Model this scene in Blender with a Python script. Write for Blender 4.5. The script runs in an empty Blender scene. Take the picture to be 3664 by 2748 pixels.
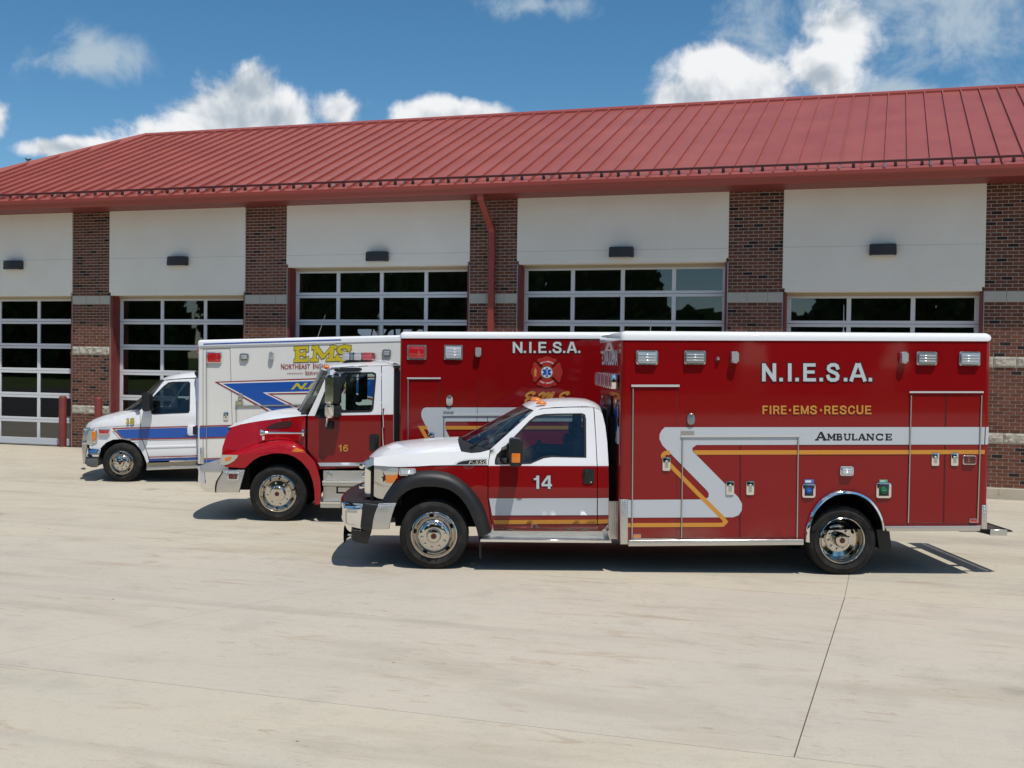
import bpy, bmesh, math, random
from mathutils import Vector, Matrix, noise as mnoise
from mathutils.geometry import tessellate_polygon, delaunay_2d_cdt
random.seed(7)
S = bpy.context.scene
COL = S.collection
R = math.radians

# ------------------------------------------------------------------ camera
FPX, YAW, PITCH, ROLL = 4139.3, .31677, -.02095, .01354
CAM = Vector((18.8662, -23.2968, 2.2554))
_f = Vector((-math.sin(YAW)*math.cos(PITCH), math.cos(YAW)*math.cos(PITCH), math.sin(PITCH)))
_r0 = Vector((math.cos(YAW), math.sin(YAW), 0)); _u0 = _r0.cross(_f)
_r = _r0*math.cos(ROLL) + _u0*math.sin(ROLL); _u = -_r0*math.sin(ROLL) + _u0*math.cos(ROLL)
cd = bpy.data.cameras.new('camera'); cam = bpy.data.objects.new('camera', cd); COL.objects.link(cam)
cd.sensor_width = 36; cd.lens = 36*FPX/3664; cd.clip_start = .1; cd.clip_end = 3000
cam.matrix_world = Matrix(((_r.x, _u.x, -_f.x, CAM.x), (_r.y, _u.y, -_f.y, CAM.y), (_r.z, _u.z, -_f.z, CAM.z), (0, 0, 0, 1)))
S.camera = cam
def ray(p): return _f + _r*((p[0]-1832)/FPX) - _u*((p[1]-1374)/FPX)
def at_depth(p, D): return CAM + ray(p)*D
def on_plane(p, n, q):
    d = ray(p); n = Vector(n); return CAM + d*((Vector(q)-CAM).dot(n)/d.dot(n))

# ------------------------------------------------------------------ sun, sky, exposure
SUN_EL, SUN_AZ = R(65.8), R(44.5)          # azimuth from the facade's outward normal towards +x
sd = Vector((math.sin(SUN_AZ)*math.cos(SUN_EL), -math.cos(SUN_AZ)*math.cos(SUN_EL), math.sin(SUN_EL)))
sl = bpy.data.lights.new('sun', 'SUN'); sl.energy = 3.5; sl.angle = R(.53); sl.color = (1, .955, .88)
so = bpy.data.objects.new('sun', sl); COL.objects.link(so); so.rotation_euler = sd.to_track_quat('Z', 'Y').to_euler(); so.location = sd*60
W = bpy.data.worlds.new('World'); S.world = W; W.use_nodes = True
S.view_settings.view_transform = 'Standard'; S.view_settings.look = 'None'; S.view_settings.exposure = .07; S.view_settings.gamma = 1
S.view_settings.use_curve_mapping = False
S.cycles.max_bounces = 10; S.cycles.transparent_max_bounces = 16; S.cycles.glossy_bounces = 5
S.cycles.use_denoising = True
S.cycles.sample_clamp_indirect = 6; S.cycles.caustics_reflective = False; S.cycles.caustics_refractive = False

class NT:
    """small helper to wire shader nodes"""
    def __init__(s, tree): s.t = tree; s.n = tree.nodes; s.l = tree.links
    def new(s, typ, **kw):
        n = s.n.new(typ)
        for k, v in kw.items(): setattr(n, k, v)
        return n
    def put(s, sock, v):
        if hasattr(v, 'links') and hasattr(v, 'is_output'): s.l.new(v, sock)
        elif v is not None: sock.default_value = v
    def math(s, op, a, b=None, c=None, clamp=False):
        n = s.new('ShaderNodeMath', operation=op, use_clamp=clamp)
        s.put(n.inputs[0], a)
        if b is not None: s.put(n.inputs[1], b)
        if c is not None: s.put(n.inputs[2], c)
        return n.outputs[0]
    def vmath(s, op, a, b=None, out=0):
        n = s.new('ShaderNodeVectorMath', operation=op); s.put(n.inputs[0], a)
        if b is not None: s.put(n.inputs[1], b)
        return n.outputs[out]
    def noise(s, vec, scale, detail=4, rough=.55, dist=0):
        n = s.new('ShaderNodeTexNoise'); s.put(n.inputs['Vector'], vec)
        n.inputs['Scale'].default_value = scale; n.inputs['Detail'].default_value = detail
        n.inputs['Roughness'].default_value = rough; n.inputs['Distortion'].default_value = dist
        return n.outputs['Fac']
    def mix(s, f, a, b, typ='MIX'):
        n = s.new('ShaderNodeMix', data_type='RGBA', blend_type=typ); s.put(n.inputs[0], f); s.put(n.inputs[6], a); s.put(n.inputs[7], b)
        return n.outputs[2]
    def ramp(s, f, stops):
        n = s.new('ShaderNodeValToRGB'); s.put(n.inputs[0], f); e = n.color_ramp.elements
        while len(e) < len(stops): e.new(.5)
        for i, (p, c) in enumerate(stops): e[i].position = p; e[i].color = (c if len(c) == 4 else (*c, 1)) if hasattr(c, '__len__') else (c, c, c, 1)
        return n.outputs[0]
    def step(s, v, a, b):
        n = s.new('ShaderNodeMapRange', interpolation_type='SMOOTHSTEP'); s.put(n.inputs[0], v)
        n.inputs[1].default_value = a; n.inputs[2].default_value = b; return n.outputs[0]

def build_sky():
    w = NT(W.node_tree); w.n.clear()
    out = w.new('ShaderNodeOutputWorld'); bg = w.new('ShaderNodeBackground'); w.l.new(bg.outputs[0], out.inputs[0])
    sk = w.new('ShaderNodeTexSky', sky_type='NISHITA'); sk.sun_disc = False
    sk.sun_elevation = SUN_EL; sk.sun_rotation = math.atan2(sd.x, sd.y)
    sk.altitude = 1200; sk.air_density = 1.0; sk.dust_density = .05; sk.ozone_density = 4.0
    hs = w.new('ShaderNodeHueSaturation'); hs.inputs['Saturation'].default_value = 1.2; hs.inputs['Hue'].default_value = .49; w.l.new(sk.outputs[0], hs.inputs['Color'])
    tc = w.new('ShaderNodeTexCoord'); d = w.vmath('NORMALIZE', tc.outputs['Generated'])
    n1 = w.noise(d, 14, 7, .60, .25)                     # turbulence that breaks the edges of every cloud
    nn = w.math('MULTIPLY', w.math('SUBTRACT', n1, .5), 2.5)
    ax = [Vector(v) for v in (_r, _u, _f)]               # bearing and height of the sky direction, in units of the lens
    fr = w.vmath('DOT_PRODUCT', d, tuple(ax[2]), 1); inv = w.math('DIVIDE', FPX, w.math('MAXIMUM', fr, .2))
    cb = w.new('ShaderNodeCombineXYZ'); w.put(cb.inputs[0], w.math('MULTIPLY', w.vmath('DOT_PRODUCT', d, tuple(ax[0]), 1), inv)); w.put(cb.inputs[1], w.math('MULTIPLY', w.vmath('DOT_PRODUCT', d, tuple(-ax[1]), 1), inv))
    def blob(px, py, rx, ry):
        n = w.new('ShaderNodeVectorMath', operation='MULTIPLY_ADD'); w.put(n.inputs[0], cb.outputs[0]); n.inputs[1].default_value = (1/rx, 1/ry, 0); n.inputs[2].default_value = (-(px-1832)/rx, -(py-1374)/ry, 0)
        return w.math('SUBTRACT', 1, w.vmath('LENGTH', n.outputs[0], None, 1))
    dense = [(800, 420, 330, 150), (905, 335, 95, 95), (1215, 400, 140, 95), (600, 480, 230, 90), (1660, 415, 290, 75), (990, 430, 260, 130),
             (2680, 300, 300, 150), (2620, 230, 180, 110), (3030, 90, 190, 130), (2930, 250, 170, 130), (2480, 370, 170, 100), (-20, 420, 85, 100), (250, 530, 260, 45)]
    soft = [(2960, 90, 330, 200), (3480, 130, 470, 260), (3350, -60, 650, 230), (370, 195, 230, 120), (1950, 20, 230, 70), (3300, 330, 340, 80), (3050, 330, 200, 90)]
    def union(bl):
        m = None
        for b in bl:
            v = blob(*b); m = v if m is None else w.math('SMOOTH_MAX', m, v, .25)
        return m
    glob = w.math('MULTIPLY', w.math('SUBTRACT', w.noise(w.vmath('ADD', d, (3.1, 1.7, .4)), 2.6, 3, .5), .545), 4.5); glob = w.math('SUBTRACT', glob, w.math('MULTIPLY', w.math('MAXIMUM', blob(1832, 260, 2500, 800), 0), 6))      # the same broken cumulus over the rest of the sky
    un = union(dense); D = w.math('MAXIMUM', un, glob)
    den = w.math('ADD', D, nn); dn = w.step(den, -.03, .52)
    sn = w.math('MULTIPLY', w.math('SUBTRACT', w.noise(d, 17, 6, .62, .4), .5), 3.4)
    sf = w.math('MULTIPLY', w.step(w.math('ADD', union(soft), sn), -.15, 1.0), .80)
    relief = w.math('SUBTRACT', n1, w.noise(w.vmath('ADD', d, (.010, -.006, .020)), 14, 4, .6, .25))       # slopes of the billows towards the sun
    core = w.step(den, .45, 1.3)                          # thick hearts are greyer than the sunlit rims
    shade = w.step(w.math('ADD', w.math('MULTIPLY', relief, 2.6), w.math('SUBTRACT', .42, w.math('MULTIPLY', core, .40))), -.15, .62)
    K = 1/SKY_K; ccol = w.mix(shade, (.40*K, .465*K, .53*K, 1), (.88*K, .885*K, .89*K, 1))
    scol = (.47*K, .56*K, .63*K, 1)
    col = w.mix(sf, hs.outputs[0], scol); col = w.mix(w.math('MULTIPLY', dn, .96), col, ccol)
    w.l.new(col, bg.inputs[0]); bg.inputs[1].default_value = SKY_K
SKY_K = .095
build_sky(); W.cycles.sampling_method = 'MANUAL'; W.cycles.sample_map_resolution = 512

# ------------------------------------------------------------------ materials
MATS = {}
def mat(name, col=None, rough=.5, metal=0., coat=0., spec=.5, emit=None, build=None):
    if name in MATS: return MATS[name]
    m = bpy.data.materials.new(name); m.use_nodes = True; b = m.node_tree.nodes['Principled BSDF']
    if col is not None: b.inputs['Base Color'].default_value = (*col, 1)
    b.inputs['Roughness'].default_value = rough; b.inputs['Metallic'].default_value = metal
    b.inputs['Coat Weight'].default_value = coat; b.inputs['Coat Roughness'].default_value = .04
    b.inputs['Specular IOR Level'].default_value = spec
    if emit: b.inputs['Emission Color'].default_value = (*emit[0], 1); b.inputs['Emission Strength'].default_value = emit[1]
    if build: build(NT(m.node_tree), b)
    MATS[name] = m; return m
def bump(w, b, h, strength, dist=.01):
    n = w.new('ShaderNodeBump'); n.inputs['Strength'].default_value = strength; n.inputs['Distance'].default_value = dist
    w.l.new(h, n.inputs['Height']); w.l.new(n.outputs[0], b.inputs['Normal'])
def objco(w): return w.new('ShaderNodeTexCoord').outputs['Object']
def wpos(w): return w.new('ShaderNodeNewGeometry').outputs['Position']

def paint(name, col, dirt=(.32, .27, .2), amt=.12):
    def bld(w, b):
        o = objco(w); n = w.noise(o, 1.1, 5, .6); z = w.new('ShaderNodeSeparateXYZ'); w.l.new(o, z.inputs[0])
        low = w.step(z.outputs[2], .75, .35)          # road film along the sills
        f = w.math('MULTIPLY', low, w.step(n, .35, .8)); f = w.math('MULTIPLY', f, amt*2.4)
        c = w.mix(f, (*col, 1), (*dirt, 1)); w.l.new(c, b.inputs['Base Color'])
        w.l.new(w.math('ADD', .32, w.math('MULTIPLY', n, .12)), b.inputs['Roughness'])
        w.l.new(w.math('ADD', .015, w.math('MULTIPLY', w.noise(o, 3, 4), .05)), b.inputs['Coat Roughness'])
        bump(w, b, w.noise(o, 2.3, 2, .4), .05, .03)   # sheet-metal waviness seen in the reflections
    return mat(name, col, .4, 0, .8, .05, build=bld)
RED = paint('red_paint', (.225, .003, .005)); REDLIT = paint('lit_red_paint', (.36, .004, .010)); WHITE = paint('white_paint', (.80, .81, .83)); CREAM = paint('cream_paint', (.76, .75, .71))  # second red is brighter: light on the up-facing fenders put into the colour
def chrome_b(w, b):
    o = objco(w); w.l.new(w.math('ADD', .04, w.math('MULTIPLY', w.noise(o, 9, 3), .1)), b.inputs['Roughness'])
CHROME = mat('chrome', (.82, .81, .79), .07, 1, build=chrome_b)
ALU = mat('brushed_aluminium', (.62, .61, .58), .3, 1)
POL = mat('polished_wheel', (.60, .565, .51), .14, 1, build=chrome_b)
BLACK = mat('black_plastic', (.012, .012, .013), .38)
TRIMBLK = mat('black_trim_rubber', (.008, .008, .009), .55)
DARK = mat('dark_underbody', (.010, .010, .010), .85, spec=.2)
def flare_b(w, b):
    o = objco(w); c = w.mix(w.step(w.noise(o, 4, 4), .4, .8), (.009, .009, .010, 1), (.015, .0145, .0145, 1)); w.l.new(c, b.inputs['Base Color'])
FLARE = mat('textured_black_plastic', (.011, .011, .012), .5, build=flare_b)
def tyre_b(w, b):
    o = objco(w); c = w.mix(w.step(w.noise(o, 7, 5), .42, .75), (.012, .012, .012, 1), (.035, .032, .028, 1)); w.l.new(c, b.inputs['Base Color'])
TYRE = mat('tyre_rubber', (.014, .014, .014), .75, build=tyre_b, spec=.3)
def plate_b(w, b):
    o = objco(w); z = w.new('ShaderNodeSeparateXYZ'); w.l.new(o, z.inputs[0])
    k = 150
    sx = w.math('ADD', z.outputs[0], z.outputs[1])
    a = w.math('SINE', w.math('MULTIPLY', w.math('ADD', sx, z.outputs[2]), k)); c = w.math('SINE', w.math('MULTIPLY', w.math('SUBTRACT', sx, z.outputs[2]), k))
    h = w.step(w.math('MULTIPLY', a, c), .35, .9); bump(w, b, h, .5, .004)
    w.l.new(w.math('ADD', .24, w.math('MULTIPLY', w.noise(o, 6, 4), .2)), b.inputs['Roughness'])
PLATE = mat('diamond_plate', (.68, .66, .62), .22, 1, build=plate_b)
GREYW = mat('reflective_stripe', (.50, .535, .57), .42, spec=.6)
GOLD = mat('gold_stripe', (.60, .26, .035), .42)
GOLDT = mat('gold_lettering', (.55, .25, .045), .45)
OUTL = mat('dark_outline', (.012, .010, .012), .5)
BLUE = mat('blue_stripe', (.004, .08, .40), .35, coat=.6)
DKRED = mat('dark_red_pinstripe', (.28, .008, .012), .4, coat=.5)
YEL = mat('yellow_lettering', (.58, .46, .015), .45)
VWHITE = mat('white_vinyl', (.78, .78, .76), .4)
AMBER = mat('amber_lens', (.75, .19, .01), .18, coat=1)
REDLENS = mat('red_lens', (.48, .008, .012), .16, coat=1)
DREDLENS = mat('dark_red_lens', (.10, .006, .010), .2, coat=1)
CLEARL = mat('clear_lens', (.36, .41, .45), .16, .3, 1)
GREEN = mat('green_plastic', (.01, .17, .08), .35)
BLUEP = mat('blue_plastic', (.02, .10, .45), .3)
SEAT = mat('grey_seat_fabric', (.045, .045, .05), .9)
def glass_mat(name, tint, tr=.9, rmin=.05):
    m = bpy.data.materials.new(name); m.use_nodes = True; w = NT(m.node_tree); w.n.clear()
    out = w.new('ShaderNodeOutputMaterial'); mx = w.new('ShaderNodeMixShader'); t = w.new('ShaderNodeBsdfTransparent'); g = w.new('ShaderNodeBsdfGlossy')
    t.inputs[0].default_value = (*[c*tr for c in tint], 1); g.inputs['Roughness'].default_value = .012
    lw = w.new('ShaderNodeLayerWeight'); lw.inputs[0].default_value = .35
    w.l.new(w.math('ADD', rmin, w.math('MULTIPLY', lw.outputs['Fresnel'], .8)), mx.inputs[0])
    w.l.new(t.outputs[0], mx.inputs[1]); w.l.new(g.outputs[0], mx.inputs[2]); w.l.new(mx.outputs[0], out.inputs[0]); return m
GLASS = glass_mat('tinted_car_glass', (.68, .78, .76)); DGLASS = glass_mat('door_glass', (.5, .55, .55), .8, .12); LGLASS = glass_mat('clear_car_glass', (.75, .86, .82), 1.0)

# ------------------------------------------------------------------ mesh helpers
def link(name, me, m, parent=None, smooth=False):
    o = bpy.data.objects.new(name, me); COL.objects.link(o)
    if m is not None:
        me.materials.clear(); me.materials.append(m)
    if parent is not None: o.parent = parent
    if smooth:
        for p in me.polygons: p.use_smooth = True
    return o
def mesh(name, vs, fs, m, parent=None, smooth=False):
    me = bpy.data.meshes.new(name); me.from_pydata([tuple(v) for v in vs], [], fs); me.update()
    return link(name, me, m, parent, smooth)
def from_bm(name, bm, m, parent=None, smooth=False, angle=None):
    me = bpy.data.meshes.new(name); bmesh.ops.recalc_face_normals(bm, faces=bm.faces); bm.to_mesh(me); bm.free()
    o = link(name, me, m, parent, smooth)
    if smooth and angle: me.set_sharp_from_angle(angle=R(angle))
    return o
def empty(name, loc=(0, 0, 0), rz=0, parent=None):
    o = bpy.data.objects.new(name, None); COL.objects.link(o); o.location = loc; o.rotation_euler = (0, 0, rz); o.empty_display_size = .2
    if parent is not None: o.parent = parent
    return o
def tag(o, label=None, cat=None, group=None, kind=None):
    for k, v in (('label', label), ('category', cat), ('group', group), ('kind', kind)):
        if v: o[k] = v
    return o
def box_bm(bm, lo, hi, bev=0, seg=2):
    r = bmesh.ops.create_cube(bm, size=1); v = r['verts']
    for q in v:
        q.co = Vector((lo[0]+(q.co.x+.5)*(hi[0]-lo[0]), lo[1]+(q.co.y+.5)*(hi[1]-lo[1]), lo[2]+(q.co.z+.5)*(hi[2]-lo[2])))
    if bev:
        es = {e for q in v for e in q.link_edges}
        bmesh.ops.bevel(bm, geom=list(es), offset=min(bev, .49*min(abs(hi[i]-lo[i]) for i in range(3))), segments=seg, affect='EDGES', profile=.5)
def box(name, lo, hi, m, parent=None, bev=0, seg=2):
    bm = bmesh.new(); box_bm(bm, lo, hi, bev, seg); return from_bm(name, bm, m, parent, bev > 0, 40)
def prism(name, pts, y0, y1, m, parent=None, bev=0, seg=2, smooth=True):
    """outline (x,z) extruded from y0 (near) to y1, its near rim bevelled"""
    bm = bmesh.new(); a = [bm.verts.new((x, y0, z)) for x, z in pts]; b = [bm.verts.new((x, y1, z)) for x, z in pts]; n = len(pts)
    fa = bm.faces.new(a); fb = bm.faces.new(b[::-1])
    for i in range(n): bm.faces.new((a[i], b[i], b[(i+1) % n], a[(i+1) % n]))
    if bev: bmesh.ops.bevel(bm, geom=list(fa.edges), offset=bev, segments=seg, affect='EDGES', profile=.5)
    bmesh.ops.triangulate(bm, faces=[f for f in bm.faces if len(f.verts) > 4])
    return from_bm(name, bm, m, parent, smooth and bev > 0, 35)
def decal(name, pts, y, m, parent, holes=()):
    """flat vinyl cut to an outline"""
    polys = [[Vector((x, z, 0)) for x, z in q] for q in (pts, *holes)]; tr = tessellate_polygon(polys)
    vs = [(v.x, y, v.y) for q in polys for v in q]; return mesh(name, vs, [tuple(t) for t in tr], m, parent)
def tube(name, path, r, m, parent=None, n=10, rad=None):
    path = [Vector(p) for p in path]; vs, fs = [], []; up = Vector((0, 0, 1))
    for i, p in enumerate(path):
        t = (path[min(i+1, len(path)-1)]-path[max(i-1, 0)]).normalized(); a = t.cross(up)
        if a.length < .05: a = t.cross(Vector((1, 0, 0)))
        a.normalize(); b = t.cross(a); rr = rad[i] if rad else r
        for k in range(n): vs.append(p+a*rr*math.cos(2*math.pi*k/n)+b*rr*math.sin(2*math.pi*k/n))
    for i in range(len(path)-1):
        for k in range(n): fs.append((i*n+k, i*n+(k+1) % n, (i+1)*n+(k+1) % n, (i+1)*n+k))
    fs.append(tuple(range(n))[::-1]); fs.append(tuple(range((len(path)-1)*n, len(path)*n)))
    o = mesh(name, vs, fs, m, parent, True); o.data.set_sharp_from_angle(angle=R(50)); return o
def lathe_bm(bm, prof, c, n=48, sgn=1):
    rings = []
    for r, y in prof:
        if r < 1e-5: rings.append([bm.verts.new((c[0], c[1]+y*sgn, c[2]))])
        else: rings.append([bm.verts.new((c[0]+r*math.cos(2*math.pi*k/n), c[1]+y*sgn, c[2]+r*math.sin(2*math.pi*k/n))) for k in range(n)])
    for a, b in zip(rings, rings[1:]):
        for k in range(n):
            k2 = (k+1) % n
            if len(a) == 1 and len(b) == 1: continue
            if len(a) == 1: bm.faces.new((a[0], b[k], b[k2]))
            elif len(b) == 1: bm.faces.new((a[k], b[0], a[k2]))
            else: bm.faces.new((a[k], b[k], b[k2], a[k2]))
def lathe(name, prof, c, m, parent=None, n=48, sgn=1, ang=35):
    bm = bmesh.new(); lathe_bm(bm, prof, c, n, sgn); return from_bm(name, bm, m, parent, True, ang)
def rpoly(pts, r, n=5):
    """round the corners of a polygon"""
    out = []; N = len(pts)
    for i in range(N):
        p = Vector(pts[i]); a = Vector(pts[i-1])-p; b = Vector(pts[(i+1) % N])-p; rr = r[i] if hasattr(r, '__len__') else r
        d = min(rr, a.length*.49, b.length*.49)
        if d < 1e-4: out.append(tuple(p)); continue
        p0 = p+a.normalized()*d; p1 = p+b.normalized()*d
        for k in range(n+1):
            t = k/n; out.append(tuple(p0*(1-t)**2+p*2*t*(1-t)+p1*t*t))
    return out
def crom(pts, n=6, closed=False):
    P = [Vector(p) for p in pts]; out = []; N = len(P)
    for i in range(N if closed else N-1):
        p0 = P[i-1] if (i or closed) else P[0]*2-P[1]; p1 = P[i]; p2 = P[(i+1) % N]; p3 = P[(i+2) % N] if (closed or i+2 < N) else p2*2-p1
        for k in range(n):
            t = k/n; out.append(tuple(.5*((2*p1)+(p2-p0)*t+(2*p0-5*p1+4*p2-p3)*t*t+(3*p1-p0-3*p2+p3)*t**3)))
    if not closed: out.append(tuple(P[-1]))
    return out
def resample(pts, n):
    P = [Vector(p) for p in pts]; L = [0]
    for a, b in zip(P, P[1:]): L.append(L[-1]+(b-a).length)
    out = []; j = 0
    for i in range(n):
        s = L[-1]*i/(n-1)
        while j < len(P)-2 and L[j+1] < s: j += 1
        t = (s-L[j])/max(1e-9, L[j+1]-L[j]); out.append(P[j].lerp(P[j+1], min(1, max(0, t))))
    return out
def inside(p, poly):
    c = False; x, y = p; n = len(poly); j = n-1
    for i in range(n):
        xi, yi = poly[i]; xj, yj = poly[j]
        if (yi > y) != (yj > y) and x < (xj-xi)*(y-yi)/(yj-yi)+xi: c = not c
        j = i
    return c
def segdist(p, a, b):
    ax, ay = a; bx, by = b; dx, dy = bx-ax, by-ay; L = dx*dx+dy*dy
    t = 0 if L == 0 else max(0, min(1, ((p[0]-ax)*dx+(p[1]-ay)*dy)/L)); return math.hypot(p[0]-ax-t*dx, p[1]-ay-t*dy)
def densify(poly, step):
    out = []
    for i in range(len(poly)):
        a, b = Vector(poly[i]), Vector(poly[(i+1) % len(poly)]); n = max(1, int((b-a).length/step))
        for k in range(n): out.append(tuple(a.lerp(b, k/n)))
    return out
def panel(name, pts, yf, m, parent, holes=(), step=.07, W=None, lip=None):
    """sheet-metal panel: outline in (x,z), pressed to the surface y = yf(x,z); W mirrors it to the far side"""
    loops = [densify(q, step) for q in (pts, *holes)]; V = []; E = []
    for q in loops:
        b = len(V); V += q; E += [(b+i, b+(i+1) % len(q)) for i in range(len(q))]
    xs = [p[0] for p in loops[0]]; zs = [p[1] for p in loops[0]]
    x = min(xs)+step/2
    segs = [(q[i], q[(i+1) % len(q)]) for q in loops for i in range(len(q))]
    while x < max(xs):
        z = min(zs)+step/2
        while z < max(zs):
            p = (x, z)
            if inside(p, loops[0]) and not any(inside(p, h) for h in loops[1:]) and min(segdist(p, *s) for s in segs) > step*.4: V.append(p)
            z += step
        x += step
    vo, eo, fo, *_ = delaunay_2d_cdt([Vector(v) for v in V], E, [], 0, 1e-5)
    fs = []
    for f in fo:
        c = sum((vo[i] for i in f), Vector((0, 0)))/len(f)
        if inside(c, loops[0]) and not any(inside(c, h) for h in loops[1:]): fs.append(list(f))
    vs = [(v.x, yf(v.x, v.y) if W is None else W-yf(v.x, v.y), v.y) for v in vo]
    bm = bmesh.new(); bv = [bm.verts.new(v) for v in vs]
    for f in fs:
        try: bm.faces.new([bv[i] for i in f])
        except ValueError: pass
    bmesh.ops.delete(bm, geom=[v for v in bm.verts if not v.link_faces], context='VERTS')
    return from_bm(name, bm, m, parent, True, 60)
def loft(name, curves, m, parent, smooth=True, close=False, ang=50):
    """surface through several curves (lists of 3D points of equal length)"""
    n = len(curves[0]); vs = [v for c in curves for v in c]; fs = []
    for i in range(len(curves)-1):
        for k in range(n-1): fs.append((i*n+k, i*n+k+1, (i+1)*n+k+1, (i+1)*n+k))
    bm = bmesh.new(); bv = [bm.verts.new(tuple(v)) for v in vs]
    for f in fs:
        try: bm.faces.new([bv[i] for i in f])
        except ValueError: pass
    bmesh.ops.remove_doubles(bm, verts=bm.verts, dist=1e-5)
    return from_bm(name, bm, m, parent, smooth, ang)
def sweep(name, pts, y0, y1, bulge, m, parent, n=18, rim=.012):
    """profile (x,z) carried across the vehicle, its middle bowed forwards"""
    cx = sum(p[0] for p in pts)/len(pts); cz = sum(p[1] for p in pts)/len(pts); ym = (y0+y1)/2; h = (y1-y0)/2; rows = []
    for k in range(-1, n+2):
        t = -1+2*max(0, min(n, k))/n; e = rim if k in (-1, n+1) else 0; dx = -bulge*(1-abs(t)**2.6); row = []
        for x, z in pts+pts[:1]:
            d = Vector((cx-x, cz-z)); d = d.normalized()*e if e else Vector((0, 0)); row.append((x+d.x+dx, ym+t*h+(-rim*.6 if k == -1 else rim*.6 if k == n+1 else 0), z+d.y))
        rows.append(row)
    o = loft(name, rows, m, parent, True, ang=38)
    bm = bmesh.new(); bm.from_mesh(o.data); bmesh.ops.holes_fill(bm, edges=[e for e in bm.edges if e.is_boundary], sides=0); bmesh.ops.triangulate(bm, faces=[f for f in bm.faces if len(f.verts) > 4]); bmesh.ops.recalc_face_normals(bm, faces=bm.faces); bm.to_mesh(o.data); bm.free(); o.data.set_sharp_from_angle(angle=R(38))
    return o
def crown(name, side, center, Wd, m, parent, p=2.2, k=8, n=24):
    """panel spanning the vehicle: near-edge curve and centre-line curve [(x,y,z)], mirrored to the far side"""
    s = resample(side, n); c = resample(center, n); cur = []
    for j in range(-k, k+1):
        t = abs(j)/k; row = []
        for a, b in zip(s, c):
            f = t**p; y = Wd/2-(Wd/2-a.y)*t if j <= 0 else Wd/2+(Wd/2-a.y)*t
            row.append((b.x+(a.x-b.x)*f, y, b.z+(a.z-b.z)*f))
        cur.append(row)
    return loft(name, cur, m, parent)
def mesh_text(body, bold=0., shear=0., spacing=1.):
    cu = bpy.data.curves.new('t', 'FONT'); cu.body = body; cu.offset = bold; cu.shear = shear; cu.space_character = spacing; cu.resolution_u = 4
    ob = bpy.data.objects.new('t', cu); COL.objects.link(ob); dg = bpy.context.evaluated_depsgraph_get(); dg.update()
    me = bpy.data.meshes.new_from_object(ob.evaluated_get(dg)); vs = [v.co.copy() for v in me.vertices]; fs = [tuple(p.vertices) for p in me.polygons]
    bpy.data.objects.remove(ob); bpy.data.curves.remove(cu); bpy.data.meshes.remove(me); return vs, fs
def text(name, body, p00, p10, p01, y, m, parent, bold=.02, outline=None, ol=.035, shear=0., spacing=1.):
    """lettering fitted between its lower left, lower right and upper left corner in (x,z)"""
    vs, fs = mesh_text(body, bold, shear, spacing); xs = [v.x for v in vs]; zs = [v.y for v in vs]; x0, x1, z0, z1 = min(xs), max(xs), min(zs), max(zs)
    A, B, Cc = Vector(p00), Vector(p10), Vector(p01)
    f = lambda v: A+(B-A)*((v.x-x0)/(x1-x0))+(Cc-A)*((v.y-z0)/(z1-z0))
    q = [f(v) for v in vs]; o = mesh(name, [(v.x, y, v.y) for v in q], fs, m, parent)
    if outline:
        v2, f2 = mesh_text(body, bold+ol, shear, spacing); q = [f(v) for v in v2]
        mesh(name+'_outline', [(v.x, y+.0012, v.y) for v in q], f2, outline, parent)
    return o
def crop(x0, y0, s): return lambda *p: (x0+p[0]*s, y0+p[1]*s)
c1 = crop(1200, 1350, .49729); c2 = crop(2150, 1150, .57278); c3 = crop(2750, 1150, .57268); c4 = crop(680, 1150, .45214)
c5 = crop(1350, 1150, .40687); c6 = crop(250, 1150, .42948); b1 = crop(0, 600, .63291); b2 = crop(800, 600, .49729); b3 = crop(1800, 550, .49729); b4 = crop(2700, 500, .45216)
d1 = crop(1210, 1600, .22907); d2 = crop(1420, 1780, .16873); d5 = crop(2860, 1740, .20500); d4 = crop(2100, 1560, .26525); e2 = crop(700, 1560, .20498); e1 = crop(270, 1480, .16880); e6 = crop(1120, 1240, .19289); e8 = crop(3300, 1760, .19290)
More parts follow.
